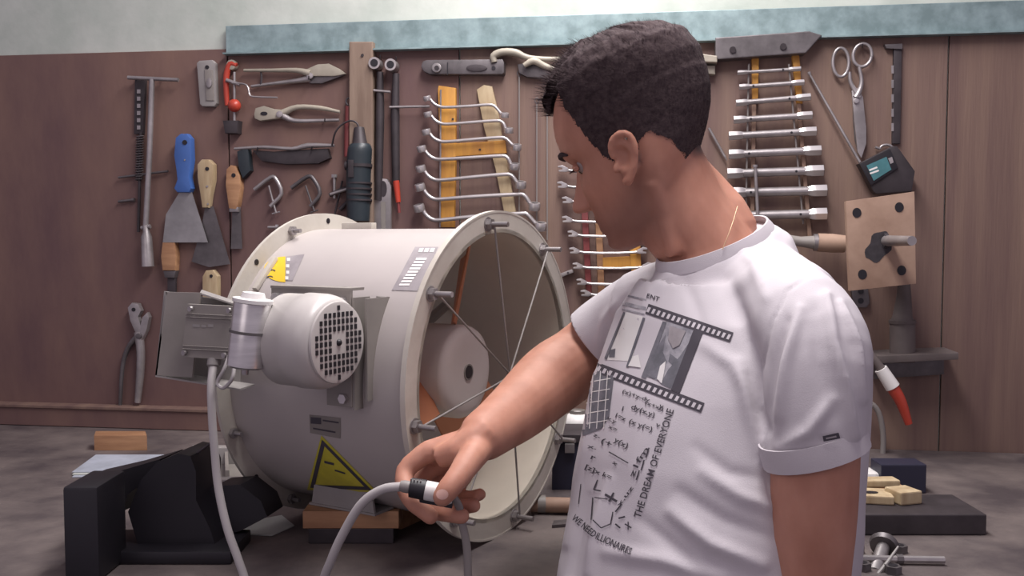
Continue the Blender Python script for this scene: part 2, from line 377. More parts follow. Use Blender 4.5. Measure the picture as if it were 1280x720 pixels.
for x, y in ((239, 386), (287, 388), (231, 441), (281, 444)):
    bm = B(); c_ = P(x, y, 1.121 if x < 260 else 1.112); cyl(bm, c_, c_-dy*.003, .0032, n=12); obj('screw', bm, 'steel', JX)
ct, cb = P(316, 377, 1.065), P(307, 459, 1.065); cdn = (cb-ct).normalized(); Lc = (cb-ct).length
bm = B(); lathe(bm, ct, cdn, [(0, .0195), (.002, .0208), (Lc-.002, .0208), (Lc, .019)], 36); CP = obj('capacitor', bm, 'alu', FAN, label='silver cylindrical capacitor')
bm = B(); lathe(bm, ct, cdn, [(.0325, .0212), (.0325, .0220), (.0355, .0220), (.0355, .0212)], 36); obj('band', bm, 'rubber', CP)
bm = B(); lathe(bm, ct, -cdn, [(-.001, .0222), (.003, .0222), (.004, .014), (.010, .012)], 30); obj('cap', bm, 'white', CP)
bm = B(); cyl(bm, cb, cb+cdn*.008, .004, n=12); obj('terminal', bm, 'steel', CP)
bm = B(); tube(bm, [P(288, 440, 1.11), P(280, 462, 1.10), P(272, 478, 1.10), P(279, 485, 1.095), P(290, 474, 1.09), P(293, 458, 1.10)], .0022, n=8, smooth=5); obj('lead_wire', bm, 'cable', CP)
# wooden blocks
def blk(name, px0, px1, pyb, depth, h, m, label, cat, tilt=0.):
    a = PZ(px0, pyb, BENCH+.0002); b_ = PZ(px1, pyb+tilt, BENCH+.0002); d = (b_-a); n_ = V((-d.y, d.x, 0)).normalized()
    bm = B(); box(bm, (a+b_)/2+n_*depth/2+Z*h/2, d/2, n_*depth/2, Z*h/2, min(h*.08, .002)); return obj(name, bm, m, smooth=0, label=label, cat=cat)
for nm, z0, h_, hw, m_, lb in (('packing_block', .0003, .0195, .055, 'iron', 'dark packing block under the reddish board beneath the fan foot'), ('wooden_board', .0200, .0225, .062, 'wood', 'thin reddish wooden board right under the fan foot')):
    c_ = FX(-.163, .105, 0); bm = B(); box(bm, V((c_.x, c_.y, BENCH+z0+h_/2)), V((hw, 0, 0)), V((0, .024, 0)), Z*h_/2, .001); obj(nm, bm, m_, smooth=0, label=lb, cat='board')
# cradle under the duct so that it rests on something
bm = B(); pts = []
for k in range(9):
    th = math.radians(256+k*3.5); pts.append(F(-.15, RD+.0005, th))
base = [V((pts[-1].x, pts[-1].y, BENCH+.0003)), V((pts[0].x, pts[0].y, BENCH+.0003))]
prism(bm, [p - A_*.02 for p in pts]+[q - A_*.02 for q in base], A_*.04)
obj('support_block', bm, 'wood', smooth=0, label='low wooden wedge hidden under the middle of the fan casing', cat='block')
# ---------------------------------------------------------------- decals: flat print laid on a curved surface
def bvh_of(o):
    me = o.data; mw = root_of(o); vs_ = [mw @ v.co for v in me.vertices]
    return BVHTree.FromPolygons(vs_, [tuple(p.vertices) for p in me.polygons])
def grid_cut(bm, g):
    xs = [v.co.x for v in bm.verts]; ys = [v.co.y for v in bm.verts]
    for lo, hi, nrm, i in ((min(xs), max(xs), V((1, 0, 0)), 0), (min(ys), max(ys), V((0, 1, 0)), 1)):
        t = lo+g
        while t < hi:
            co = V((t, 0, 0)) if i == 0 else V((0, t, 0))
            bmesh.ops.bisect_plane(bm, geom=bm.verts[:]+bm.edges[:]+bm.faces[:], plane_co=co, plane_no=nrm); t += g
def decal(name, polys, bvh, m, parent, g=6, off=.0005, pre=None):
    """polys: pixel polygons (or a prepared pixel-space bmesh)"""
    bm = pre or B()
    for pl in polys or []:
        f = bm.faces.new([bm.verts.new((x, y, 0)) for x, y in pl])
    bmesh.ops.triangulate(bm, faces=bm.faces[:]); grid_cut(bm, g)
    dead = []
    for v in bm.verts:
        r = ray(v.co.x, v.co.y).normalized(); h = bvh.ray_cast(CAM, r)
        if h[0] is None: dead.append(v); continue
        n_ = h[1] if h[1].dot(r) < 0 else -h[1]; v.co = h[0] + n_*off
    bmesh.ops.delete(bm, geom=dead, context='VERTS')
    long_ = [e for e in bm.edges if e.calc_length() > .06]; bmesh.ops.delete(bm, geom=long_, context='EDGES')
    if not bm.faces: bm.free(); return None
    return obj(name, bm, m, parent, smooth=60)
def text_bm(s, org, dirv, upv, size, bold=True):
    """text set in pixel space: org start, dirv baseline unit, upv unit, size cap height px"""
    cu = bpy.data.curves.new('t', 'FONT'); cu.body = s; cu.size = 1; cu.offset = .012 if bold else 0; cu.resolution_u = 3
    o = bpy.data.objects.new('t', cu); C.objects.link(o); dg = bpy.context.evaluated_depsgraph_get()
    me = bpy.data.meshes.new_from_object(o.evaluated_get(dg)); bpy.data.objects.remove(o); bpy.data.curves.remove(cu)
    bm = B(); bm.from_mesh(me); bpy.data.meshes.remove(me); w_ = max(v.co.x for v in bm.verts)
    dx, dy_ = dirv; ux, uy = upv; k = size/.72
    for v in bm.verts:
        x, y = v.co.x, v.co.y*k; v.co = V((org[0]+dx*x+ux*y, org[1]+dy_*x+uy*y, 0))
    return bm, w_
def text_line(s, p0, p1, cap):
    """fits string between two pixel points with cap height"""
    d = V((p1[0]-p0[0], p1[1]-p0[1])); L_ = d.length; u = d/L_; up = V((u.y, -u.x))
    bm, w_ = text_bm(s, (0, 0), (1, 0), (0, 1), .72)
    for v in bm.verts:
        x = v.co.x/w_*L_; y = v.co.y*cap/.72
        v.co = V((p0[0]+u.x*x+up.x*y, p0[1]+u.y*x+up.y*y, 0))
    return bm
fb = bvh_of(duct)
wt = decal('warning_sticker', [[(402, 544), (384, 612), (472, 615)]], fb, 'warnyellow', duct, 5, .0006)
def outline(pl, w_):
    out = []; n = len(pl); cx = sum(p[0] for p in pl)/n; cy = sum(p[1] for p in pl)/n
    inn = [(cx+(x-cx)*w_, cy+(y-cy)*w_) for x, y in pl]
    for i in range(n): j = (i+1) % n; out.append([pl[i], pl[j], inn[j], inn[i]])
    return out
decal('warning_border', outline([(403, 549), (388, 609), (465, 612)], .80), fb, 'ink', duct, 5, .001)
decal('warning_text', [[(406, 575), (418, 578), (418, 581), (406, 578)], [(419, 586), (432, 590), (432, 592), (419, 588)]], fb, 'ink', duct, 5, .0012)
decal('rating_label', [[(387, 518), (426, 522), (426, 548), (388, 541)]], fb, 'dirtygrey', duct, 6, .0006)
decal('label_print', [[(389, 521), (402, 522), (402, 530), (389, 529)], [(404, 524), (424, 527), (424, 529), (404, 526)], [(392, 534), (420, 539), (420, 541), (392, 536)]], fb, 'ink', duct, 6, .001)
decal('yellow_sticker', [[(357+27*math.cos(a), 337+16*math.sin(a)) for a in np.linspace(PI*.5, PI*1.5, 14)]], fb, 'stickyellow', duct, 5, .0006)
decal('grey_sticker', [[(358, 321), (381, 318), (366, 351), (357, 351)]], fb, 'labelgrey', duct, 5, .0006)
bm = B(); dots = [[(x-2, y-2), (x+2, y-2), (x+2, y+2), (x-2, y+2)] for x, y in ((361, 325), (360, 333), (360, 341), (359, 348))]
decal('sticker_dots', dots, fb, 'white', duct, 6, .001); bm.free()
arc = lambda cx, cy, rx, ry, w_: [[(cx-rx*math.cos(a), cy-ry*math.sin(a)), (cx-rx*math.cos(a+.5), cy-ry*math.sin(a+.5)), (cx-(rx-w_)*math.cos(a+.5), cy-(ry-w_)*math.sin(a+.5)), (cx-(rx-w_)*math.cos(a), cy-(ry-w_)*math.sin(a))] for a in (.5, 1., 1.5, 2.)]
decal('sticker_mark', arc(341, 342, 5, 5, 1.3)+arc(338, 349, 5, 4, 1.3), fb, 'ink', duct, 6, .001)
decal('side_label', [[(519, 309), (548, 309), (522, 364), (490, 363)]], fb, 'labelgrey', duct, 6, .0006)
pl = []
for k in range(9):
    y = 323+k*4; x = 521-k*2.6; pl.append([(x, y), (x+13, y), (x+11.8, y+2.6), (x-1.4, y+2.6)])
for k in range(3): pl.append([(525+k*7, 311), (530+k*7, 311), (528+k*7, 316), (523+k*7, 316)])
decal('label_bars', pl, fb, 'white', duct, 6, .001)
jbv = bvh_of([c for c in JX.children if c.name.startswith('lid')][0])
decal('cover_marking', [[(241, 405), (250, 405.5), (250, 409), (241, 408.5)], [(252, 406), (258, 406.4), (258, 409.4), (252, 409)], [(260, 405), (267, 405.5), (267, 409), (260, 408.6)]], jbv, 'grey', [c for c in JX.children if c.name.startswith('lid')][0], 10, .0004)
# ---------------------------------------------------------------- cables
CB = thing('power_cable', 'pale grey power cable from the junction box to the white plug in the hand', 'cable', tuple(P(290, 700, 1.07)))
bm = B(); pts = [(268, 452, 1.125), (264, 480, 1.11), (265, 520, 1.10), (268, 560, 1.09), (273, 610, 1.08), (284, 660, 1.07), (298, 700, 1.065), (310, 740, 1.06)]
tube(bm, [P(*p) for p in pts]+[(-.27, 1.03, .90), (-.24, 1.02, .82), (-.20, 1.01, .80), (-.185, 1.0, .86), (-.188, .99, .98), P(404, 735, .985), P(414, 700, .975), P(430, 665, .97), P(452, 630, .965), P(478, 612, .96), P(505, 608, .955)], .0048, n=12, smooth=6)
obj('sheath', bm, 'cable', CB)
bm = B(); lathe(bm, P(268, 448, 1.125), (P(266, 470, 1.12)-P(268, 448, 1.125)), [(0, .008), (.008, .008), (.01, .006), (.018, .006)], 16); obj('cable_gland', bm, 'grey', CB)
q0, q1 = P(500, 607, .954), P(580, 622, .95); qd = (q1-q0).normalized()
bm = B(); lathe(bm, P(512, 609, .953), qd, [(0, .0065), (.001, .0098), (.016, .0105), (.017, .009)], 24); ring_ = obj('locking_ring', bm, 'black', CB, label='black ribbed locking ring')
bm = B(); lathe(bm, P(500, 607, .954), qd, [(0, .0050), (.004, .0062), (.012, .0062)], 20); obj('strain_relief', bm, 'dcable', CB)
bm = B(); lathe(bm, P(530, 612.5, .952), qd, [(0, .0085), (.001, .0098), (.027, .0098), (.030, .008)], 24); PG = obj('plug_body', bm, 'white', CB, label='white plug body')
bm = B(); box(bm, P(545, 625, .953), qd*.017, V((0, .005, 0)), Z*.0048, .002); obj('latch', bm, 'black', PG)
for k in range(4):
    bm = B(); box(bm, P(514+k*4, 600+k*.8, .948), qd*.0007, V((0, .002, 0)), Z*.0012); obj('grip_rib', bm, 'rubber', ring_)
MC2 = thing('mains_lead', 'thin grey mains lead hanging down below the held plug', 'cable', tuple(P(585, 720, .97)))
bm = B(); tube(bm, [P(566, 620, .958), P(574, 634, .968), P(578, 655, .97), P(583, 680, .97), P(585, 720, .97), P(585, 800, .97), (-.04, .97, .5), (-.03, .96, .1), (.0, .93, .012), (.1, .8, .008), (.3, .7, .008)], .0042, n=10, smooth=5)
obj('sheath', bm, 'dcable', MC2)
# ---------------------------------------------------------------- person
PS = thing('person', 'man with short dark hair in a white printed T-shirt holding a plug', 'person', (.28, .96, 0))
def deval(o, mods):
    """evaluate modifiers and bake"""
    for t, kw in mods:
        m = o.modifiers.new(t, t)
        for k, v in kw.items(): setattr(m, k, v)
    dg = bpy.context.evaluated_depsgraph_get(); me = bpy.data.meshes.new_from_object(o.evaluated_get(dg)); o.modifiers.clear(); o.data = me
    return me
def raw(bm):
    bmesh.ops.recalc_face_normals(bm, faces=bm.faces); me = bpy.data.meshes.new('raw'); bm.to_mesh(me); bm.free()
    o = bpy.data.objects.new('raw', me); C.objects.link(o); return o
def remeshed(bm, vox, sm=2, fac=.5):
    o = raw(bm); me = deval(o, [('REMESH', dict(mode='VOXEL', voxel_size=vox)), ('SMOOTH', dict(factor=fac, iterations=sm))])
    b = B(); b.from_mesh(me); bpy.data.objects.remove(o); return b
# --- head
HO = P(800, 172, 1.07); HYAW, HPIT, HROL = math.radians(155), math.radians(25), math.radians(-7)
HM = Matrix.Translation(HO) @ Matrix.Rotation(HYAW, 4, 'Z') @ Matrix.Rotation(HPIT, 4, 'Y') @ Matrix.Rotation(HROL, 4, 'X') @ Matrix.Diagonal((.955, .95, .93, 1))
prof = np.array([  # z, front, back, half width
 (-.116, .070, .030, .012), (-.110, .080, .012, .028), (-.100, .087, -.002, .040), (-.085, .087, -.016, .050), (-.070, .087, -.028, .056), (-.055, .087, -.040, .061),
 (-.040, .086, -.056, .065), (-.020, .086, -.074, .068), (0, .084, -.088, .070), (.018, .090, -.096, .0725), (.040, .090, -.101, .0765),
 (.060, .084, -.100, .0770), (.080, .072, -.092, .0720), (.096, .054, -.076, .060), (.106, .034, -.056, .044), (.113, .010, -.030, .022)])
def hp(z): return [np.interp(z, prof[:, 0], prof[:, i]) for i in (1, 2, 3)]
def g(x, s): return math.exp(-(x/s)**2)
def headpt(z, a, lift=0.):
    f, bk, w_ = hp(z); xc = -.010 if z > -.06 else -.010+(.05)*(-.06-z)/.056
    ca, sa = math.cos(a), math.sin(a); ex = 2/2.25
    hx_ = (f-xc) if ca > 0 else (xc-bk)
    x = xc + hx_*math.copysign(abs(ca)**ex, ca); y = w_*math.copysign(abs(sa)**ex, sa)
    # facial relief
    if x > .02:
        ay = abs(y)
        x -= .009*g(ay-.031, .017)*g(z+.001, .013)      # eye sockets
        x += .003*g(ay-.028, .020)*g(z-.017, .008)      # brow
        x += .003*g(ay-.038, .016)*g(z+.028, .016)      # cheek
        x += .005*g(y, .020)*g(z+.066, .006) + .005*g(y, .017)*g(z+.079, .006) - .002*g(y, .02)*g(z+.0725, .0025)   # lips
        x -= .003*g(y, .02)*g(z+.090, .006); x += .004*g(y, .018)*g(z+.103, .009)
    nl = math.hypot(x-xc, y) or 1
    x += (x-xc)/nl*lift*(1-max(0, z-.06)/.07); y += y/nl*lift; zz = z+lift*max(0, (z-.03)/.07)*1.1
    return V((x, y, zz))
def head_bm(bm):
    zs_ = list(np.interp(np.linspace(0, 1, 44), np.linspace(0, 1, len(prof)), prof[:, 0]))
    ring_faces(bm, [[HM @ headpt(z, 2*PI*k/64) for k in range(64)] for z in zs_])
    # nose
    nr = []
    for z, x, hw, back in ((.006, .084, .0055, .070), (-.010, .092, .0070, .070), (-.024, .101, .0090, .070), (-.034, .109, .0115, .070), (-.041, .113, .0140, .072), (-.047, .110, .0150, .074), (-.051, .098, .0120, .074)):
        nr.append([HM @ V((back+(x-back)*max(0, math.cos(a))**.7, hw*(1.0 if math.cos(a) < 0 else 1)*math.sin(a), z)) for a in [2*PI*k/20 for k in range(20)]])
    ring_faces(bm, nr)
    for s in (1, -1):
        # ear: dish, helix rim, lobe
        e0 = V((.009, s*.0735, -.021)); out = V((-.30, s*.95, 0)).normalized(); fw = V((.95, s*.30, 0)).normalized(); upv = V((-.16, 0, 1)).normalized()
        def E_(u, v_, w_): return HM @ (e0 + fw*u*.9 + upv*v_*.88 + out*w_*.85)
        tube(bm, [E_(.012, .006, .001), E_(.013, .020, .005), E_(.006, .030, .009), (E_(-.006, .031, .012)), E_(-.015, .022, .014), E_(-.017, .006, .013), E_(-.012, -.010, .010), E_(-.004, -.022, .007), E_(.004, -.029, .004), E_(.008, -.022, .002)], [.003, .0034, .0036, .0038, .0038, .0036, .0034, .0042, .0048, .003], 10, smooth=3)
        tube(bm, [E_(.002, .020, .006), E_(-.008, .014, .009), E_(-.010, 0, .008), E_(-.004, -.012, .006), E_(.006, -.014, .005)], .0028, 8, smooth=3)
        dish = []
        for k in range(16):
            a = 2*PI*k/16; dish.append((math.cos(a), math.sin(a)))
        ring_faces(bm, [[E_(-.002+.012*x, .002+.024*y, -.006) for x, y in dish], [E_(-.003+.013*x, .002+.025*y, .003) for x, y in dish]])
        sphere(bm, E_(.013, -.006, .002), .005, (.7, .8, 1.4))
# --- limb skeletons (photo columns and rows with a depth)
RSH, REL, RWR = P(806, 385, 1.17), P(722, 452, 1.20), P(601, 547, 1.005)
def hand_bm(bm, wr, mcps, chains, thumb):
    for m_ in mcps: tube(bm, [wr, wr.lerp(m_[0], .5), m_[0]], [m_[1]*1.15, m_[1]*1.15, m_[1]], 12)
    for a, b_ in zip(mcps[:-1], mcps[1:]): tube(bm, [wr.lerp(a[0], .55).lerp(wr.lerp(b_[0], .55), .5), a[0].lerp(b_[0], .5)], .0105, 10)
    for ch in chains: tube(bm, [c[0] for c in ch], [c[1] for c in ch], 12, smooth=3); sphere(bm, ch[-1][0], ch[-1][1])
    tube(bm, [c[0] for c in thumb], [c[1] for c in thumb], 12, smooth=3); sphere(bm, thumb[-1][0], thumb[-1][1])
bm = B(); head_bm(bm)
# neck and trapezius
NB = P(893, 318, 1.06)
tube(bm, [P(822, 205, 1.075), P(838, 240, 1.07), P(856, 275, 1.065), P(882, 310, 1.06), P(893, 350, 1.06)], [.050, .052, .052, .051, .070], 28, smooth=3)
tube(bm, [P(858, 205, 1.085), P(888, 250, 1.08), P(915, 286, 1.07), P(912, 330, 1.065)], [.020, .028, .028, .026], 20, smooth=2)
tube(bm, [P(903, 285, 1.06), P(905, 360, 1.03), P(955, 396, .97)], [.024, .022, .028], 18, smooth=2)
tube(bm, [P(815, 225, 1.02), P(832, 270, 1.03), P(848, 318, 1.03)], [.012, .013, .014], 12, smooth=2)
torso = [(1010, 872, .95, .135, .105), (860, 870, .965, .132, .104), (720, 876, .98, .128, .104), (640, 890, .99, .128, .106), (560, 903, 1.005, .128, .108), (480, 913, 1.025, .130, .104),
         (430, 915, 1.035, .132, .098), (395, 913, 1.04, .126, .086), (365, 906, 1.045, .092, .070), (345, 900, 1.05, .065, .058)]
PSI = math.radians(60); LAT = V((math.cos(PSI), -math.sin(PSI), 0)); FRT = V((-math.sin(PSI), -math.cos(PSI), 0))
def trings(rows, n=48, da=0., lo=None):
    out = []
    for y, x, Y, a, b_ in rows:
        c_ = P(x, y, Y); ring = []
        for k in range(n):
            t = 2*PI*k/n; ct, st = math.cos(t), math.sin(t); e = .86
            ring.append(c_ + LAT*math.copysign(abs(ct)**e, ct)*(a+da) + FRT*math.copysign(abs(st)**e, st)*(b_+da))
        out.append(ring)
    return out
ring_faces(bm, trings(torso))
tube(bm, [P(860, 392, 1.09), P(825, 400, 1.145), P(806, 398, 1.17), P(765, 420, 1.20), REL, P(690, 474, 1.155), P(650, 510, 1.08), P(622, 532, 1.035), RWR, P(588, 556, .997)], [.036, .040, .044, .045, .0445, .0440, .036, .0300, .0265, .020], 24, smooth=4, flat=1.0)
LSH, LEL = P(1004, 396, .89), P(1013, 760, .86)
tube(bm, [P(950, 400, .97), P(985, 405, .92), P(1006, 418, .885), P(1021, 455, .861), P(1021, 500, .850), P(1019, 560, .845), P(1017, 640, .845), P(1015, 720, .85), LEL, P(985, 870, .84), P(940, 1010, .80)], [.028, .030, .034, .0360, .0375, .0385, .0375, .0335, .036, .036, .024], 24, smooth=3)
LW = P(940, 1010, .80)
def off(p, dx, dy_, dz): return p+V((dx, dy_, dz))
lm = [(off(LW, -.012, -.03+.019*i, -.085), .0105) for i in range(4)]
hand_bm(bm, LW, lm, [[(m_[0], .0095), (off(m_[0], -.012, 0, -.040), .009), (off(m_[0], -.030, 0, -.062+abs(i-1)*.004), .0082), (off(m_[0], -.046, 0, -.075+abs(i-1)*.006), .0072)] for i, m_ in enumerate(lm)],
        [(off(LW, -.01, -.02, -.02), .014), (off(LW, -.03, -.045, -.055), .012), (off(LW, -.042, -.045, -.085), .010), (off(LW, -.052, -.04, -.105), .009)])
# right hand with the plug
mc = [(P(532, 566, 1.00), .0125), (P(545, 579, 1.02), .0125), (P(560, 590, 1.035), .012), (P(577, 598, 1.045), .011)]
chains = [
 [(P(532, 566, 1.0), .0115), (P(506, 590, .995), .0105), (P(512, 622, .972), .0098), (P(538, 645, .962), .0088)],
 [(P(545, 579, 1.02), .0115), (P(522, 606, 1.018), .0104), (P(540, 636, .990), .0096), (P(577, 645, .968), .0086)],
 [(P(560, 590, 1.035), .0105), (P(545, 612, 1.035), .0098), (P(566, 632, 1.005), .0090), (P(592, 632, .985), .0078)],
 [(P(577, 598, 1.045), .0095), (P(572, 616, 1.045), .0085), (P(585, 622, 1.02), .0078), (P(600, 618, 1.00), .0068)]]
hand_bm(bm, P(600, 548, 1.01), mc, chains, [(P(603, 555, 1.0), .016), (P(590, 571, .965), .0150), (P(572, 597, .938), .0122), (P(560, 612, .928), .0116), (P(553, 621, .926), .0100)])
tube(bm, [P(606, 541, 1.0), P(590, 553, .99), P(568, 565, .985), P(548, 572, .99)], [.020, .018, .0145, .012], 12)
hb = remeshed(bm, .0028, 3, .5)
# beard shadow and shaved scalp as a point attribute
def hairline(a, x):
    """lowest z of the hair at angle a (0 front, pi back)"""
    A = abs((a+PI) % (2*PI) - PI)
    return float(np.interp(A, [0, .25, .5, .8, .98, 1.08, 1.16, 1.36, 1.50, 1.60, 1.75, 2.0, 2.4, 2.8, PI], [.070, .074, .090, .093, .082, .040, -.004, -.028, -.036, -.010, -.004, -.020, -.040, -.052, -.056]))
obj_b = obj('body', hb, 'skin', PS, smooth=60, label='bare skin of head, neck, arms and hands')
HI = HM.inverted(); RP = root_of(obj_b)
me = obj_b.data; at_ = me.attributes.new('stubble', 'FLOAT', 'POINT'); vals = []
for v in me.vertices:
    p = HI @ (RP @ v.co); s_ = 0.
    if -.13 < p.z < .13 and -.12 < p.x < .12 and abs(p.y) < .085:
        a = math.atan2(p.y, p.x+.01); hl = hairline(a, p.x); d = p.z-hl
        s_ = min(1, max(0, (d+.004)/.016))*.95
        if p.x > -.03 and p.z < -.01:
            line = -.042 if p.x > .05 else -.042 + (.05-p.x)*.55
            s_ = max(s_, .50*min(1, max(0, (line-p.z)/.040))*min(1, max(0, (p.z+.135)/.04))*min(1, max(0, (p.x+.03)/.05)))
        if abs(p.y) > .0745 and abs(p.x-.004) < .022: s_ = 0
    vals.append(s_)
at_.data.foreach_set('value', vals)
# hair shell + short hairs
def thick(z, a):
    A = abs((a+PI) % (2*PI) - PI); top = min(1, max(0, (z-.045)/.035)); frontish = max(0, math.cos(a))
    return .0004 + .0010*min(1, max(0, (z-.0)/.04)) + .0088*top + .004*top*frontish
bm = B(); NA, NZ = 260, 130
zz_ = np.linspace(-.06, .1128, NZ); grid = {}
for i, z in enumerate(zz_):
    for k in range(NA):
        a = 2*PI*k/NA
        if z > hairline(a, 0)+.003*noise.noise(V((k*.16, i*.14, 0)))-.001:
            t_ = thick(z, a); n1 = noise.noise(V((math.cos(a)*9, math.sin(a)*9, z*90))); grid[i, k] = bm.verts.new(HM @ headpt(z, a, t_*(1+.22*n1)))
for (i, k), v in list(grid.items()):
    q_ = [grid.get(x) for x in ((i, k), (i, (k+1) % NA), (i+1, (k+1) % NA), (i+1, k))]
    if all(q_): bm.faces.new(q_)
top_ = bm.verts.new(HM @ (V((-.010, 0, .1155+.0105))))
for k in range(NA):
    a, b_ = grid.get((NZ-1, k)), grid.get((NZ-1, (k+1) % NA))
    if a and b_: bm.faces.new((a, b_, top_))
HAIR = obj('hair', bm, 'hair', PS, smooth=80, label='short dark hair, cropped close at the sides')
bm = B(); rnd = random.Random(7)
for _ in range(26000):
    z = rnd.uniform(-.05, .1128); a = rnd.uniform(0, 2*PI)
    if z > .09 and rnd.random() < .3: z = rnd.uniform(.095, .1128)
    hl = hairline(a, 0)
    if z < hl - .002: continue
    t_ = thick(z, a); L_ = t_*rnd.uniform(.9, 1.25)+.0006
    p = HM @ headpt(z, a, t_*.55); q = HM @ headpt(min(z+.001, .1135), a, t_*.55+L_*.75)
    lean = HM.to_3x3() @ V((rnd.uniform(.0, 1.2), rnd.uniform(-.5, .5), rnd.uniform(-.6, .2)))*L_*.55
    if math.cos(a) > .3 and z > .05: lean = lean + HM.to_3x3() @ V((.6, 0, .3))*L_*.5
    side = V((rnd.uniform(-1, 1), rnd.uniform(-1, 1), rnd.uniform(-1, 1))).normalized()*.00042
    q = q + lean
    bm.faces.new([bm.verts.new(x) for x in (p-side, p+side, q)])
# quiff at the forehead
for _ in range(900):
    a = rnd.uniform(-.5, .5); z = rnd.uniform(.072, .096); p = HM @ headpt(z, a, .004)
    q = p + HM.to_3x3() @ V((rnd.uniform(.003, .010), rnd.uniform(-.003, .003), rnd.uniform(-.002, .007)))
    side = V((rnd.uniform(-1, 1), rnd.uniform(-1, 1), rnd.uniform(-1, 1))).normalized()*.0006
    bm.faces.new([bm.verts.new(x) for x in (p-side, p+side, q)])
obj('hair_strand', bm, 'hair', HAIR, smooth=0, kind='stuff')
# eyes, brows, lashes, nails
for s in (1, -1):
    bm = B(); sphere(bm, HM @ V((.0625, s*.030, -.001)), .0112, u=16, v=12); ey = obj('eye', bm, 'eye', PS)
    bm = B(); sphere(bm, HM @ V((.0702, s*.0305, -.005)), .0046, (1, 1, 1), 12, 8); obj('iris', bm, 'iris', ey)
    bm = B(); tube(bm, [HM @ V((.0745-abs(y-.031)**2*20, s*y, .001-abs(y-.031)*.22)) for y in (.019, .025, .031, .037, .043)], [.0024, .0042, .005, .0042, .0024], 8, smooth=2); obj('eyelid', bm, 'skin', PS)
    bm = B(); tube(bm, [HM @ V((x, s*y, z)) for y, x, z in ((.013, .0895, .017), (.024, .0895, .021), (.036, .083, .022), (.046, .074, .017))], [.0022, .003, .0028, .0012], 8, smooth=3); obj('eyebrow', bm, 'hair', PS)
    bm = B()
    for k in range(12):
        y = .020+.002*k; p = HM @ V((.0780-abs(y-.031)**2*20, s*y, -.001)); q = p + HM.to_3x3() @ V((.0075, s*.002, -.002)); sd = HM.to_3x3() @ V((0, .0004, .0003)); bm.faces.new([bm.verts.new(x) for x in (p-sd, p+sd, q)])
    obj('eyelash', bm, 'hair', PS, smooth=0, kind='stuff')
tb = bvh_of(obj_b)
decal('thumbnail', [[(545+8.0+7.5*math.cos(t), 618+6.5*math.sin(t)) for t in [2*PI*k/16 for k in range(16)]]], tb, 'nail', PS, 4, .0005)
# --- T-shirt
sh = [(795, 870, .965, .156, .136), (720, 876, .975, .153, .136), (640, 889, .985, .150, .134), (560, 897, 1.0, .148, .133), (480, 907, 1.02, .148, .130),
      (430, 915, 1.03, .148, .118), (394, 914, 1.035, .140, .106), (368, 910, 1.042, .116, .094), (349, 905, 1.047, .094, .082)]
n0 = P(893, 309, 1.055); nn = (V((-.40, -.16, 1))).normalized()
def loop(a, b_, dn):
    out = []
    for k in range(48):
        t = 2*PI*k/48; p = n0 + LAT*math.cos(t)*a + FRT*math.sin(t)*b_; p = p + Z*((n0-p).dot(nn)/nn.z) - nn*dn; out.append(p)
    return out
neck_loop = loop(.0640, .0640, 0)
bm = B(); ring_faces(bm, trings(sh) + [loop(.076, .076, .016), loop(.068, .068, .006), neck_loop])
# shoulders and sleeves
tube(bm, [P(880, 362, 1.09), P(838, 380, 1.13), P(806, 394, 1.17), P(782, 412, 1.19), P(757, 430, 1.20), P(740, 442, 1.205)], [.044, .050, .055, .057, .057, .056], 32, smooth=3)
l0 = P(1019, 563, .845); ln = V((.30, .0, -1)).normalized()
sl = catmull([(*P(*a), r_) for a, r_ in zip(((925, 356, 1.02), (968, 372, .95), (1004, 402, .89), (1021, 445, .862), (1021, 500, .850), (1019, 540, .846)), (.034, .042, .048, .0480, .0455, .0435))], 3)
rg_ = []; lastx = None
for i, q in enumerate(sl):
    t = (V(sl[min(i+1, len(sl)-1)][:3])-V(sl[max(i-1, 0)][:3])).normalized(); x, y = frame(t)
    if lastx is not None: x = (lastx-t*lastx.dot(t)).normalized(); y = t.cross(x)
    lastx = x
    rg_.append([V(q[:3])+(x*math.cos(2*PI*k/32)+y*math.sin(2*PI*k/32))*q[3] for k in range(32)])
rg_.append([p + V((0, 0, -1))*((l0-p).dot(ln)/(V((0, 0, -1)).dot(ln))) for p in rg_[-1]])
ring_faces(bm, rg_); hem_loop = rg_[-1]
tube(bm, [P(912, 340, 1.06), P(955, 352, 1.02), P(998, 388, .92)], [.040, .044, .046], 24, smooth=2)
tube(bm, [P(872, 350, 1.07), P(838, 372, 1.12), P(808, 388, 1.16)], [.040, .046, .052], 24, smooth=2)
st = remeshed(bm, .0034, 5, .5)
def seg_d(px, py, pl):
    best = (1e9, 0)
    for i in range(len(pl)-1):
        ax_, ay_ = pl[i]; bx, by = pl[i+1]; dx, dy2 = bx-ax_, by-ay_; t = max(0, min(1, ((px-ax_)*dx+(py-ay_)*dy2)/(dx*dx+dy2*dy2)))
        d = math.hypot(px-ax_-t*dx, py-ay_-t*dy2)
        if d < best[0]: best = (d, (i+t)/(len(pl)-1))
    return best
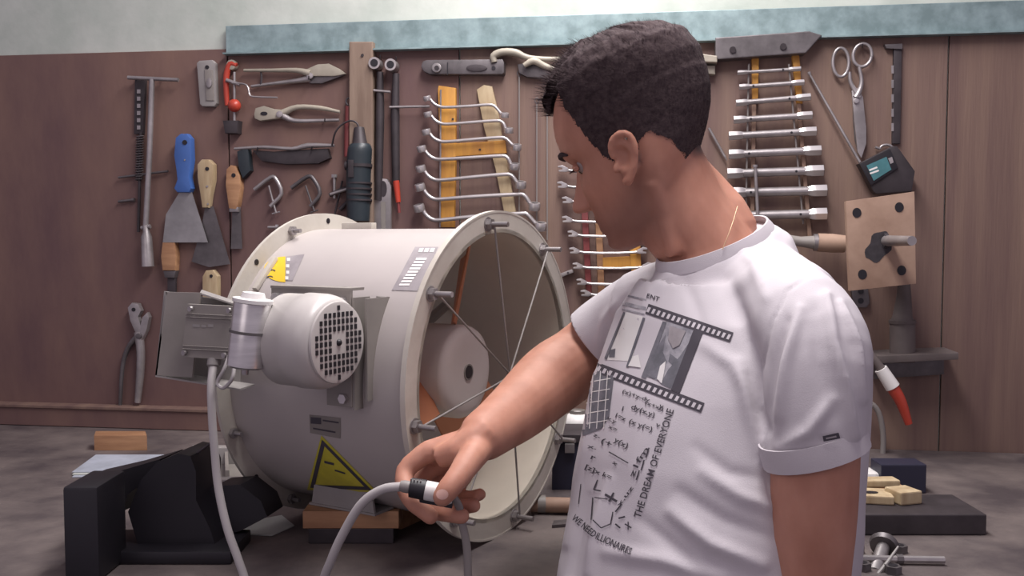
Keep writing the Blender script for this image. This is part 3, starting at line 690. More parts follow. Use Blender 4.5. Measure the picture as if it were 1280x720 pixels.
folds = [ # polyline, width px, height m
 ([(1034, 368), (1042, 430), (1058, 490), (1068, 545)], 6, .0055), ([(1052, 378), (1070, 430), (1080, 500)], 5, .004), ([(1018, 390), (1022, 450), (1040, 520)], 9, -.004),
 ([(985, 400), (972, 450), (962, 510), (960, 560)], 5, -.005), ([(1000, 385), (984, 450), (975, 520)], 7, .004), ([(1040, 500), (1010, 540), (975, 560)], 8, .003),
 ([(905, 355), (925, 400), (945, 450)], 12, -.003), ([(880, 430), (915, 455), (940, 500)], 9, .003), ([(935, 470), (945, 505), (958, 540)], 5, -.005), ([(925, 455), (932, 500), (950, 560)], 9, .0045),
 ([(840, 640), (890, 680), (950, 705)], 10, .006), ([(850, 615), (905, 650), (965, 672)], 9, -.005), ([(880, 590), (925, 620), (968, 635)], 9, .004), ([(760, 690), (830, 700), (900, 722)], 9, .004),
 ([(870, 560), (910, 590), (962, 600)], 8, -.003), ([(745, 470), (738, 540), (722, 600), (708, 680)], 6, .003), ([(760, 600), (745, 660), (735, 715)], 7, .004), ([(735, 620), (722, 680), (712, 718)], 5, -.003),
 ([(835, 345), (815, 365), (800, 400)], 7, .003), ([(850, 340), (868, 380), (880, 420)], 8, -.0025), ([(915, 300), (945, 330), (955, 370)], 8, .0025), ([(770, 380), (757, 400), (748, 430)], 6, .003), ([(790, 360), (772, 395), (768, 425)], 5, -.003),
 ([(1010, 345), (985, 362), (966, 400), (955, 450), (950, 500)], 1.6, -.0022), ([(800, 650), (850, 690), (880, 718)], 9, -.004), ([(960, 330), (930, 350), (900, 370)], 10, .002)]
bm_ = st; bm_.normal_update()
for v in bm_.verts:
    d = v.co - CAM
    dep = d.y*cp - d.z*sp; px = 640+FPX*d.x/dep; py = 360-FPX*(d.y*sp+d.z*cp)/dep
    o_ = 0.
    if v.normal.dot(d) < 0:
        for pl, w_, h_ in folds:
            if min(p[0] for p in pl)-40 < px < max(p[0] for p in pl)+40 and min(p[1] for p in pl)-40 < py < max(p[1] for p in pl)+40:
                dd, t = seg_d(px, py, pl); o_ += h_*(.8 if h_ < 0 else 1.7 if px > 955 else 1.3)*math.exp(-(dd/w_)**2)*(.35+.65*math.sin(PI*min(1, max(0, t*.9+.05))))
    o_ += .0022*noise.noise(v.co*13) + .0010*noise.noise(V((v.co.x*40, v.co.y*40, v.co.z*16)))
    v.co += v.normal*o_
def cut(bm, co, no, cen, rad):
    """trim what lies on the +no side of a plane, within rad of cen"""
    fs = [f for f in bm.faces if (f.calc_center_median()-cen).length < rad]; es = {e for f in fs for e in f.edges}; vs2 = {v for f in fs for v in f.verts}
    r = bmesh.ops.bisect_plane(bm, geom=list(vs2)+list(es)+fs, plane_co=co, plane_no=no)
    kill = [f for f in bm.faces if (f.calc_center_median()-cen).length < rad*1.02 and (f.calc_center_median()-co).dot(no) > 0]
    bmesh.ops.delete(bm, geom=kill, context='FACES')
    return [e for e in bm.edges if e.is_boundary and abs((e.verts[0].co-co).dot(no)) < 1e-4 and abs((e.verts[1].co-co).dot(no)) < 1e-4 and (e.verts[0].co-cen).length < rad*1.1]
# neck opening
collar_pts = [(p, p) for p in neck_loop]; cc = sum(neck_loop, V())/48
# sleeves
r0 = P(752, 432, 1.20); rn = (P(740, 442, 1.205)-P(782, 412, 1.19)).normalized(); rn = (rn + V((0, 0, -.15))).normalized()
cut(bm_, r0, rn, r0+rn*.03, .085)
hem_pts = [(p, p) for p in hem_loop]
zc = P(870, 770, .965).z
cut(bm_, V((.2, 1, zc)), V((0, 0, -1)), V((.19, .97, zc)), .3)
SO = obj('t_shirt', bm_, 'shirt', PS, smooth=180, label='white cotton T-shirt with a black filmstrip print')
deval(SO, [('SOLIDIFY', dict(thickness=.0016, offset=-1))])
def band(name, segs, cen, nrm, wdt, lift, th, parent):
    ps = sorted([a for a, _ in segs], key=lambda p: math.atan2((p-cen).dot(nrm.cross(V((1, 0, 0))).normalized()), (p-cen).dot(nrm.cross(nrm.cross(V((1, 0, 0)))).normalized())))
    ps = ps[::max(1, len(ps)//70)]; n = len(ps); kk = 3 if n > 40 else 0; ps = [sum((ps[(i+j) % n] for j in range(-kk, kk+1)), V())/(2*kk+1) for i in range(n)]
    rings = []
    for p in ps:
        rd = (p-cen); rd = (rd-nrm*rd.dot(nrm)).normalized()
        a = p + rd*.0012 - nrm*wdt*.25; b_ = p + nrm*wdt*.8 - rd*lift
        d = rd
        rings.append([a+d*th, (a+b_)/2+d*(th*1.25), b_+d*th*.6, b_-d*th*.6, (a+b_)/2-d*th*.3, a-d*th*.5])
    bm = B(); ring_faces(bm, rings, cap=False, close=True); return obj(name, bm, 'shirt', parent, smooth=50)
band('collar', collar_pts, cc, nn, .013, .003, .0016, SO)
hc = sum((a+b_ for a, b_ in hem_pts), V())/(2*len(hem_pts))
band('sleeve_hem', hem_pts, hc, -ln, .020, -.0005, .0014, SO)
sb = bvh_of(SO)
# sleeve tag
decal('sleeve_tag', [[(1027, 544), (1046, 540), (1048, 547), (1029, 551)]], sb, 'ink', SO, 20, .0035)
decal('tag_lettering', [[(1031, 546), (1043, 543.5), (1043.5, 545.5), (1031.5, 548)]], sb, 'labelgrey', SO, 20, .0042)
# chain
bm = B(); tube(bm, [P(922, 258, 1.03), P(914, 284, 1.0), P(903, 312, .99)], .0005, 6, smooth=3)
# --- the print on the shirt
def lerp2(a, b_, t): return (a[0]+(b_[0]-a[0])*t, a[1]+(b_[1]-a[1])*t)
TL, TR, BR_, BL = (812, 381), (917, 416), (882, 517), (742, 452)   # filmstrip, upper edge left end, right end, lower edge right end, left end
def strip(p0, p1, w_, n, name, fade=0):
    ux, uy = p1[0]-p0[0], p1[1]-p0[1]; L_ = math.hypot(ux, uy); ux /= L_; uy /= L_; nx, ny = -uy, ux
    decal(name, [[p0, p1, (p1[0]+nx*w_, p1[1]+ny*w_), (p0[0]+nx*w_, p0[1]+ny*w_)]], sb, 'ink', SO, 5, .0006)
    hol = []
    for k in range(n):
        t0 = L_*(k+.25)/n; t1 = L_*(k+.75)/n
        q = lambda t, s: (p0[0]+ux*t+nx*s, p0[1]+uy*t+ny*s)
        hol.append([q(t0, w_*.30), q(t1, w_*.30), q(t1-1, w_*.80), q(t0-1, w_*.80)])
    decal('print_perforation', hol, sb, 'shirt', SO, 6, .0010)
strip((811, 380), (917, 416), 13, 17, 'print_filmstrip')
strip((742, 451), (881, 504), 13, 20, 'print_filmstrip')
decal('print_frame', [[(833, 402), (878, 414), (850, 487), (806, 470)]], sb, 'inkpale', SO, 6, .0004)
decal('print_frame', [[(783, 390), (804, 396), (790, 452), (759, 450)]], sb, 'white', SO, 6, .0004)
decal('print_bar', [[(868, 411), (880, 414), (850, 492), (839, 488)]], sb, 'ink', SO, 5, .0008)
decal('print_bar', [[(829, 402), (834, 403), (808, 474), (802, 472)]], sb, 'inkgrey', SO, 5, .0008)
decal('print_bar', [[(780, 390), (782, 391), (759, 450), (756, 448)]], sb, 'inkgrey', SO, 5, .0008)
decal('print_bar', [[(804, 397), (807, 398), (786, 460), (783, 459)]], sb, 'inkgrey', SO, 5, .0008)
for pl_ in ([(833, 418), (829, 440), (834, 452), (826, 470), (818, 474), (806, 468), (818, 440)], [(862, 428), (870, 414), (852, 468), (843, 488), (826, 480), (836, 462), (850, 446)], [(838, 442), (848, 450), (842, 458), (836, 452)], [(762, 438), (770, 436), (769, 447), (762, 447)]):
    decal('print_photo', [pl_], sb, 'inkgrey', SO, 5, .0007)
for pl_ in ([(838, 408), (858, 414), (850, 432), (842, 436), (836, 424)], [(822, 474), (826, 458), (833, 452), (831, 466), (828, 480)], [(792, 446), (799, 444), (802, 460), (786, 458)]):
    decal('print_photo', [pl_], sb, 'labelgrey' if pl_[0][0] > 830 else 'white', SO, 5, .0012)
decal('print_stripe', [[(779, 377), (808, 384), (808, 388), (778, 382)], [(778, 386), (806, 392), (806, 394), (778, 388)], [(786, 369), (808, 374), (808, 376), (785, 371)]], sb, 'inkpale', SO, 5, .0006)
decal('print_block', [[(741, 462), (768, 470), (762, 520), (752, 536), (729, 545), (727, 530), (732, 490)]], sb, 'inkgrey', SO, 5, .0006)
gl = []
for k in range(5):
    y = 478+k*13; gl.append([(733-k, y), (764-k, y-5), (764-k, y-4), (733-k, y+1.2)])
for k in range(3): gl.append([(742+k*9, 464), (743+k*9, 464), (738+k*9, 536), (737+k*9, 536)])
decal('print_grid', gl, sb, 'white', SO, 5, .0009)
def ptext(s, p0, p1, cap, name='print_lettering', m='ink'): decal(name, None, sb, m, SO, 5, .0010, pre=text_line(s, p0, p1, cap))
ptext('THE DREAM OF EVERYONE', (801, 648), (843, 513), 9)
ptext('WE NEED', (715, 649), (742, 672), 8.5); ptext('ILLIONAIRES', (744, 673), (788, 694), 9)
ptext('ENT', (808, 372), (824, 377), 5.5)
rr_ = random.Random(3); scr = []
def stroke(x0, y0, x1, y1, w_=1.3):
    d = math.hypot(x1-x0, y1-y0) or 1; nx, ny = -(y1-y0)/d*w_/2, (x1-x0)/d*w_/2; scr.append([(x0+nx, y0+ny), (x1+nx, y1+ny), (x1-nx, y1-ny), (x0-nx, y0-ny)])
for st_, a_, b_, c_ in (('(x)+y-dy', (778, 491), (812, 503), 5), ('(x+x:)', (806, 505), (829, 514), 5), ('dy(x,y)', (789, 511), (818, 522), 6.5), ('y', (824, 510), (829, 512), 7), ('1=x', (768, 521), (782, 527), 6), ('1', (776, 513), (779, 514), 6),
    ('x.y', (759, 524), (770, 530), 5), ('(x y(=)', (786, 529), (815, 540), 6.5), ('v', (820, 533), (825, 535), 6), ('x=', (761, 535), (771, 540), 5), ('z-', (742, 545), (750, 549), 5), ('(+', (751, 553), (764, 559), 7), ('x.', (735, 560), (746, 562), 5),
    ('y(x)', (768, 552), (784, 561), 7), ('x', (766, 579), (771, 583), 5), ('r', (738, 573), (744, 576), 7), ('[z]x', (731, 585), (750, 594), 6), ('k=', (753, 595), (764, 600), 6), ('z1', (793, 597), (799, 583), 7), ('fm', (800, 580), (812, 562), 7), ('x.uz', (775, 634), (793, 610), 5)):
    decal('print_formula', None, sb, 'ink', SO, 5, .0010, pre=text_line(st_, a_, b_, c_))
for a in ((762, 565, 786, 579, 1.4), (743, 612, 748, 600, 1.6), (743, 612, 752, 614, 1.6), (757, 618, 772, 627, 3.0), (768, 616, 762, 627, 2.4), (744, 622, 760, 624, 1.2), (742, 622, 740, 650, 1.4), (742, 650, 752, 660, 1.3), (752, 660, 764, 655, 1.3), (764, 655, 767, 640, 1.3), (770, 640, 778, 630, 1.8), (774, 648, 782, 646, 2.), (770, 655, 776, 660, 2.), (782, 655, 790, 660, 1.8), (786, 652, 786, 662, 1.4), (800, 588, 796, 600, 1.6), (806, 575, 802, 588, 1.6), (812, 560, 808, 572, 1.6), (727, 605, 724, 630, 1.)): stroke(*a)
decal('print_formula', scr, sb, 'ink', SO, 6, .0010)
obj('neck_chain', bm, 'gold', PS)
# trousers and shoes, below the frame
bm = B()
hz = zc-.02
lc = P(870, 770, .965)
ring_faces(bm, [[V((lc.x, .955, z)) + LAT*math.cos(t)*a + FRT*math.sin(t)*b_ for t in [2*PI*k/32 for k in range(32)]] for z, a, b_ in ((hz+.02, .150, .112), (.93, .148, .114), (.84, .148, .112), (.80, .15, .11))])
for s in (-1, 1):
    c0 = V((lc.x, .955, 0)) + LAT*s*.080
    tube(bm, [c0+Z*.86, c0+Z*.66, c0+Z*.48+FRT*.01, c0+Z*.28-FRT*.01, c0+Z*.08-FRT*.01], [.070, .068, .060, .056, .05], 20, smooth=2)
obj('trousers', bm, 'trousers', PS)
for s in (-1, 1):
    c0 = V((lc.x, .955, 0)) + LAT*s*.085; bm = B()
    rg = []
    for t, w_, h_ in ((-.09, .02, .05), (-.075, .034, .085), (-.02, .04, .10), (.05, .044, .07), (.11, .046, .05), (.15, .036, .035), (.165, .012, .02)):
        rg.append([c0+FRT*t + LAT*w_*math.cos(a)+Z*(.004+h_*.5*(1+math.sin(a))) for a in [2*PI*k/16 for k in range(16)]])
    ring_faces(bm, rg); obj('shoe', bm, 'shoe', PS)

# ---------------------------------------------------------------- tools hanging on the board
def wthing(name, label, cat, px, py, group=None): return thing(name, label, cat, tuple(WP(px, py, 0)), -AL, group)
def wpoly(bm, pts, o0, o1, bev=0.0): return prism(bm, [WP(x, y, o0) for x, y in pts], N*(o1-o0), bev)
def wpart(name, t, pts, o0, o1, m, bev=.001, **k): bm = B(); wpoly(bm, pts, o0, o1, bev); return obj(name, bm, m, t, smooth=35, **k)
def wtube(name, t, pts, r, m, n=8, sm=3, flat=1., **k):
    """pts (px, py, off); r in pixels"""
    bm = B(); rr = [q*PXM for q in r] if isinstance(r, (list, tuple)) else r*PXM
    tube(bm, [WP(x, y, o) for x, y, o in pts], rr, n, smooth=sm, flat=flat); return obj(name, bm, m, t, smooth=50, **k)
def oval(cx, cy, rx, ry, a0=0, a1=2*PI, n=20, rot=0): return [(cx+rx*math.cos(a)*math.cos(rot)-ry*math.sin(a)*math.sin(rot), cy+rx*math.cos(a)*math.sin(rot)+ry*math.sin(a)*math.cos(rot)) for a in np.linspace(a0, a1, n, endpoint=abs(a1-a0-2*PI) > .01)]
def whook(t, px, py, off=.02): return wtube('hook', t, [(px, py-3, -.002), (px, py, off*.6), (px, py+1, off), (px, py-3, off+.003)], .8, 'iron', 6, 2)
# kick board along the bench
# far left
t = wthing('sliding_t_bar', 'long steel T-handled socket bar hanging at the far left of the board', 'wrench', 185, 333)
wtube('cross_bar', t, [(160, 97, .022), (223, 100, .022)], 2.6, 'steel', 10, 0)
wtube('shaft', t, [(190, 99, .022), (187, 190, .020), (182, 284, .018)], 3.6, 'steel', 12, 0)
wtube('socket', t, [(182, 282, .018), (183, 290, .018), (183, 296, .018), (185, 333, .018)], [4, 4.5, 7, 8], 'steel', 14, 0)
wtube('collar', t, [(177, 285, .018), (188, 283, .018)], 3, 'steel', 8, 0); whook(t, 171, 99); whook(t, 203, 100)
t = wthing('tap_wrench', 'dark threaded rod clamp with spring hanging behind the T-handled bar', 'clamp', 176, 290)
wpart('body', t, [(171, 100), (184, 100), (181, 168), (170, 168)], 0, .008, 'iron')
for k in range(6): wpart('tooth', t, [(172, 112+k*9), (176, 112+k*9), (176, 117+k*9), (172, 117+k*9)], .008, .0105, 'steel', 0)
bm = B(); pts = []
for k in range(150):
    a = k*.75; y = 170+56*k/150; pts.append(WP(175-(y-170)*.02, y, .008)+U*math.cos(a)*.0075+N*math.sin(a)*.006)
tube(bm, pts, .0013, 6); obj('spring', bm, 'darksteel', t)
wtube('rod', t, [(176, 165, .008), (173, 290, .006)], 2, 'iron', 8, 0)
wtube('pin', t, [(148, 222, .008), (210, 214, .008)], 1.6, 'darksteel', 8, 0)
t = wthing('steel_pin', 'short steel pin sticking out left of the threaded rod clamp', 'pin', 158, 253)
wtube('shank', t, [(148, 252, .006), (165, 250, .006)], 1.8, 'darksteel', 8, 0); wtube('tip', t, [(165, 250, .006), (168, 250, .006)], 2.6, 'darksteel', 8, 0)
t = wthing('utility_knife', 'small grey rounded utility knife hanging top left on the board', 'knife', 262, 134)
wpart('handle', t, [(249, 80), (252, 77), (268, 76), (272, 80), (274, 130), (271, 134), (256, 134), (253, 131)], 0, .012, 'grey', .003)
wpart('grip', t, [(256, 87), (266, 87), (268, 126), (258, 126)], .012, .0145, 'dirtygrey', .002)
wpart('eyelet', t, oval(259, 84, 2.4, 2.4), .0122, .0135, 'black', 0)
wpart('slider', t, oval(262, 104, 3.5, 6), .0145, .018, 'steel', .001)
t = wthing('grip_clamp', 'orange-red screw clamp hanging beside the grey utility knife', 'clamp', 290, 168)
wtube('frame', t, [(296, 82, .012), (288, 80, .012), (283, 95, .012), (283, 115, .012), (284, 132, .012)], [3, 4, 4, 3.6, 3], 'red', 10)
wpart('jaw_plate', t, oval(292, 82, 6, 6.5), .004, .016, 'beige', .002)
bm = B(); sphere(bm, WP(293, 132, .018), .013); obj('ball_knob', bm, 'red', t)
wtube('screw', t, [(293, 90, .014), (293, 155, .014)], 1.8, 'steel', 8, 0)
wtube('lever', t, [(283, 100, .018), (300, 106, .018)], 2.4, 'steel', 8, 0)
wpart('base_block', t, [(284, 152), (303, 152), (302, 168), (287, 168)], 0, .022, 'iron', .002)
t = wthing('hex_key', 'thin bent steel hex key below the tin snips', 'key', 330, 122)
wtube('rod', t, [(290, 104, .02), (308, 106, .02), (312, 118, .02), (318, 121, .02), (347, 122, .02)], 1.2, 'steel', 6, 3)
t = wthing('tin_snips', 'large grey tin snips with pointed blades beside the wooden batten', 'snips', 385, 105)
wpart('upper_blade', t, [(382, 88), (398, 81), (412, 80), (426, 87), (434, 93), (420, 96), (400, 96), (385, 96)], .006, .014, 'beige', .003)
wpart('lower_blade', t, [(384, 94), (433, 94), (420, 99), (404, 105), (388, 105)], .002, .010, 'darksteel', .002)
wtube('handle', t, [(388, 92, .012), (370, 88, .012), (340, 88, .012), (305, 88, .012)], [5, 3.2, 2.4, 2], 'beige', 10, 3, label='straight upper handle')
wtube('handle', t, [(388, 98, .009), (372, 101, .009), (345, 104, .009), (314, 108, .009)], [5, 3.2, 2.3, 1.8], 'steel', 10, 3, label='splayed lower handle')
wpart('pivot', t, oval(388, 95, 4, 4), .014, .018, 'steel', .001); wtube('spring', t, [(326, 89, .010), (327, 97, .010), (326, 106, .010)], 1.4, 'iron', 6, 2)
whook(t, 386, 98, .024)
t = wthing('combination_pliers', 'grey combination pliers with round jaw below the tin snips', 'pliers', 345, 152)
wpart('jaw', t, [(320, 144), (322, 136), (332, 133), (345, 137), (358, 138), (358, 148), (342, 150), (328, 152), (321, 149)], .004, .016, 'beige', .003)
wpart('jaw_gap', t, oval(330, 142, 4.5, 2.4), .0162, .0168, 'black', 0)
wpart('pivot', t, oval(350, 143, 4, 4), .016, .020, 'steel', .001)
wtube('handle', t, [(354, 141, .010), (372, 134, .010), (400, 135, .010), (425, 140, .010)], [4.5, 3.4, 3, 2], 'beige', 10, label='upper handle')
wtube('handle', t, [(354, 145, .010), (368, 151, .010), (395, 151, .010), (424, 150, .010)], [4.5, 3, 2.4, 2], 'steel', 10, label='lower handle'); whook(t, 406, 151)
t = wthing('bar_clamp', 'dark bar clamp lying across the board above the small C-clamps', 'clamp', 350, 205)
wtube('bar', t, [(293, 186, .014), (330, 184, .014), (365, 186, .014), (385, 182, .014), (418, 182, .014)], [1.8, 2.4, 2.4, 3.4, 2], 'steel', 8)
wpart('body', t, [(318, 188), (345, 190), (372, 188), (412, 186), (415, 198), (400, 205), (360, 206), (330, 202)], .0, .012, 'iron', .002)
wpart('jaw', t, [(300, 190), (314, 184), (317, 214), (307, 224), (302, 210)], 0, .016, 'teal', .003); whook(t, 322, 187); whook(t, 390, 186)
# scrapers
def scraper(lab, hp_, hm, bl, bm_, holes, o=0., fer=None, name='scraper', cat='scraper'):
    ys = [p[1] for p in bl]; t = wthing(name, lab, cat, sum(p[0] for p in bl)/len(bl), max(ys))
    wpart('blade', t, bl, .006+o, .0078+o, bm_, 0)
    wpart('handle', t, hp_, o, .017+o, hm, .0045)
    for x, y, r in holes: wpart('rivet' if r < 2 else 'hang_hole', t, oval(x, y, r, r), .0172+o, .0180+o, 'steel' if r < 2 else 'black', 0)
    if fer: wpart('ferrule', t, fer, .002+o, .015+o, 'steel', .001)
scraper('wide steel scraper with a blue plastic handle', [(224, 173), (230, 168), (238, 168), (243, 174), (244, 200), (241, 222), (244, 236), (241, 241), (226, 241), (222, 236), (226, 225), (225, 215), (222, 195)], 'blue',
        [(225, 240), (240, 240), (260, 303), (204, 303), (208, 268)], 'tin', [(231, 178, 3), (231, 200, 1)], .008)
t_ = bpy.data.objects['scraper'] if 'scraper' in bpy.data.objects else None
scraper('scraper with a cream riveted handle and dark fan-shaped blade', [(251, 206), (256, 200), (265, 200), (271, 206), (271, 225), (267, 245), (265, 260), (257, 260), (254, 240), (251, 222)], 'palewood',
        [(257, 258), (267, 258), (288, 330), (262, 334), (240, 327), (252, 285)], 'darksteel', [(259, 211, 2.4), (259, 233, 1.4), (260, 255, 1.2)], .002)
scraper('narrow putty knife with an orange-brown wooden handle', [(287, 212), (292, 207), (298, 208), (304, 220), (305, 235), (302, 256), (299, 262), (290, 261), (286, 232)], 'wood',
        [(291, 262), (301, 262), (303, 311), (289, 311)], 'darksteel', [(292, 219, 2.6)], 0, [(290, 259), (301, 259), (301, 265), (290, 265)], 'putty_knife', 'putty knife')
t = wthing('wood_chisel', 'upside-down chisel with orange wooden handle below the blue scraper', 'chisel', 216, 410)
wpart('handle', t, [(208, 303), (223, 303), (225, 320), (224, 338), (208, 338), (206, 320)], 0, .018, 'wood', .004)
wpart('ferrule', t, [(208, 338), (224, 338), (222, 347), (210, 347)], .002, .016, 'darksteel', .002); wpart('blade', t, [(211, 347), (221, 347), (221, 400), (211, 405)], .005, .011, 'iron', .001)
t = wthing('paint_scraper', 'pale wooden scraper handle showing above the switch housing', 'scraper', 266, 420)
wpart('handle', t, [(257, 345), (261, 338), (270, 337), (276, 345), (276, 370), (273, 385), (259, 385), (257, 368)], 0, .016, 'palewood', .004)
wpart('hang_hole', t, oval(264, 345, 2, 2), .0162, .017, 'black', 0); wpart('blade', t, [(258, 385), (274, 385), (282, 425), (250, 425)], .006, .008, 'darksteel', 0)
t = wthing('locking_pliers', 'grey locking pliers hanging upright at the left edge of the board', 'pliers', 172, 505)
wpart('upper_jaw', t, [(163, 384), (168, 378), (176, 379), (180, 388), (176, 396), (180, 408), (176, 420), (172, 414), (166, 400)], .004, .016, 'steel', .003)
wpart('lower_jaw', t, [(181, 396), (187, 390), (190, 396), (187, 412), (180, 426), (172, 424), (178, 410)], .004, .016, 'steel', .003)
wpart('jaw_gap', t, oval(167, 387, 2.4, 2.4), .0162, .017, 'black', 0)
wtube('handle', t, [(173, 415, .010), (176, 440, .010), (175, 470, .010), (172, 503, .010)], [6, 5.5, 5.2, 4], 'steel', 12, label='straight handle'); wtube('handle', t, [(172, 420, .010), (160, 435, .010), (153, 460, .010), (150, 510, .010)], [4, 3.2, 2.8, 2.4], 'darksteel', 10, label='curved handle')
wpart('pivot', t, oval(174, 420, 3.6, 3.6), .016, .020, 'darksteel', .001)
# small C clamps
def cclamp(lab, pts, scr, m='steel'):
    t = wthing('c_clamp', lab, 'clamp', sum(p[0] for p in pts)/len(pts), max(p[1] for p in pts), 'small C-clamps hanging in a row')
    wtube('frame', t, [(x, y, .010) for x, y in pts], 2.7, m, 8, 3, 1.0); (x0, y0, x1, y1) = scr
    wtube('screw', t, [(x0, y0, .010), (x1, y1, .010)], 1.3, m, 8, 0); bm = B(); dx, dy2 = x1-x0, y1-y0; l_ = math.hypot(dx, dy2)
    wtube('tommy_bar', t, [(x1-dy2/l_*5, y1+dx/l_*5, .010), (x1+dy2/l_*5, y1-dx/l_*5, .010)], 1., m, 6, 0)
cclamp('small C-clamp nearest the putty knife', [(318, 237), (338, 222), (345, 224), (352, 242), (338, 258)], (336, 232, 345, 266))
cclamp('small C-clamp in the middle of the row of three', [(364, 235), (384, 221), (392, 224), (400, 242), (388, 258)], (382, 232, 393, 264), 'darksteel')
cclamp('small dark C-clamp nearest the black rotary tool', [(412, 244), (430, 236), (438, 238), (436, 250), (425, 262)], (428, 226, 418, 270), 'iron')
for x, y, lb in ((345, 284, 'loose bolt stuck in the board above the rear flange'), (418, 222, 'upright steel screw left of the black rotary tool')):
    t = wthing('machine_bolt', lb, 'bolt', x, y); wtube('shank', t, [(x-10 if y > 250 else x, y if y > 250 else y+26, .008), (x, y, .008)], 1.8, 'steel', 8, 0); wtube('head', t, [(x, y, .008), (x+(3 if y > 250 else 0), y-(0 if y > 250 else 4), .008)], 3.8, 'steel', 6, 0)
# rotary tool and cord
t = wthing('rotary_tool', 'black-green electric rotary tool hanging by its cord beside the batten', 'power tool', 449, 276)
wtube('body', t, [(448, 276, .030), (448, 255, .030), (448, 225, .030), (449, 200, .030), (450, 186, .030), (450, 180, .030)], [14, 15, 15.5, 15.5, 15, 12], 'teal', 20)
wtube('collar', t, [(450, 182, .028), (450, 178, .028), (449, 160, .024)], [11, 9, 6.5], 'iron', 14, 0)
for k in range(4): wtube('grip_ring', t, [(449, 228+k*7, .030), (449, 230+k*7, .030)], 16.2, 'iron', 20, 0)
wtube('side_knob', t, [(436, 207, .035), (432, 207, .035)], 6, 'iron', 12, 0)
wpart('switch', t, [(436, 200), (443, 200), (443, 222), (436, 222)], .050, .056, 'iron', .002)
wtube('vent_ring', t, [(449, 205, .030), (449, 209, .030)], 16.5, 'iron', 20, 0)
wtube('tool_cord', t, [(449, 162, .03), (446, 154, .03), (438, 151, .03), (427, 156, .03), (419, 166, .03), (415, 182, .02)], 1.2, 'iron', 8, 4, label='curved black cord loop')
wtube('side_handle', t, [(413, 243, .03), (432, 237, .03), (440, 232, .03)], 2, 'steel', 8, 0)
t = wthing('red_screwdriver', 'screwdriver with a red shaft hanging against the batten', 'screwdriver', 436, 200)
wtube('handle', t, [(435, 196, .010), (435, 160, .010), (436, 133, .010)], [5, 4.6, 4.4], 'darkred', 10, 0); wtube('ring_end', t, [(x, y, .010) for x, y in oval(436, 127, 3.4, 4.4)]+[(439.4, 127, .010)], 1.2, 'darksteel', 8, 1)
# ring ended spanners beside the batten
for lab, x, y, yb_, red in (('long dark tommy-bar wrench with round eye just right of the batten', 473, 82, 250, False), ('long dark tommy-bar wrench with round eye and red lower grip', 493, 84, 228, True)):
    t = wthing('tommy_wrench', lab, 'wrench', x, yb_+20)
    bm = B(); c_ = WP(x, y, 0); cyl(bm, c_+N*.004, c_+N*.030, .0115, n=20); obj('eye', bm, 'steel', t)
    bm = B(); cyl(bm, c_+N*.0302, c_+N*.0306, .0075, n=20); obj('eye_hole', bm, 'black', t)
    wtube('shaft', t, [(x+2, y+8, .014), (x+2 if not red else x+1, y+60, .012), (x if not red else x+2, yb_, .010)], [4.2, 5.6, 5], 'iron', 10, 0)
    wtube('cross_bar', t, [(x-6, y+31 if not red else y+50, .020), (x+15 if not red else x+44, y+33 if not red else y+49, .020)], 1.6, 'steel', 8, 0); whook(t, x+2, y-10, .02)
    if red: wtube('red_grip', t, [(495, 226, .012), (498, 253, .012)], [4.4, 3.2], 'red', 10, 0); wtube('tip', t, [(498, 253, .012), (499, 266, .012)], 2, 'darkred', 8, 0)
t = wthing('ring_spanner', 'grey flat spanner with a long slotted end behind the top of the fan', 'wrench', 479, 300)
bm = B(); outer = [(467, 235), (470, 226), (477, 223), (485, 224), (490, 232), (490, 300), (471, 300), (467, 250)]
wpoly(bm, outer, .004, .012, .002); obj('shank', bm, 'steel', t); wpart('slot', t, oval(479, 236, 4.6, 10), .0122, .013, 'iron', 0)
wpart('groove', t, [(476, 252), (482, 252), (482, 298), (477, 298)], .0122, .0132, 'dirtygrey', 0)
# spirit level
t = wthing('torpedo_level', 'short dark grey spirit level with round end on top of the board', 'level', 580, 95)
wpart('body', t, [(531, 79), (536, 77), (630, 76), (632, 80), (632, 93), (630, 95), (540, 95), (532, 91), (529, 85)], 0, .020, 'darksteel', .003)
wpart('end_vial', t, oval(546, 85, 6, 6), .020, .024, 'steel', .002); wpart('end_glass', t, oval(546, 85, 3, 3), .024, .0255, 'iron', 0)
wpart('window', t, oval(596, 85, 13, 4.5), .0202, .0225, 'iron', .001); wpart('hang_hole', t, oval(617, 85, 2.5, 2.5), .0202, .021, 'black', 0); wpart('seam', t, [(559, 78), (560, 78), (560, 94), (559, 94)], .0202, .021, 'black', 0)
# yellow rack
t = wthing('yellow_wrench_rack', 'yellow wooden rack of two posts and a crossbar behind the ring wrenches', 'rack', 600, 285)
wpart('post', t, [(549, 112), (550, 108), (571, 111), (571, 200), (569, 284), (552, 284), (552, 200)], 0, .012, 'yellow_wood', .001, label='upright yellow post')
wpart('post', t, [(597, 113), (606, 107), (616, 109), (622, 135), (650, 290), (636, 290), (620, 210), (606, 160)], 0, .010, 'palewood', .001, label='leaning pale post')
wpart('crossbar', t, [(568, 180), (632, 176), (634, 192), (568, 196)], 0, .0115, 'yellow_wood', .001)
wpart('nail', t, oval(566, 149, 1.3, 1.3), .012, .0135, 'iron', 0); wpart('nail', t, oval(600, 187, 1.3, 1.3), .0115, .013, 'iron', 0)
wtube('wire', t, [(551, 112, .014), (550, 284, .014)], 1.1, 'steel', 6, 0)
ORD = ['topmost', 'second from the top', 'third from the top', 'fourth from the top', 'fifth from the top', 'sixth from the top', 'seventh from the top', 'eighth from the top', 'ninth from the top', 'tenth from the top']
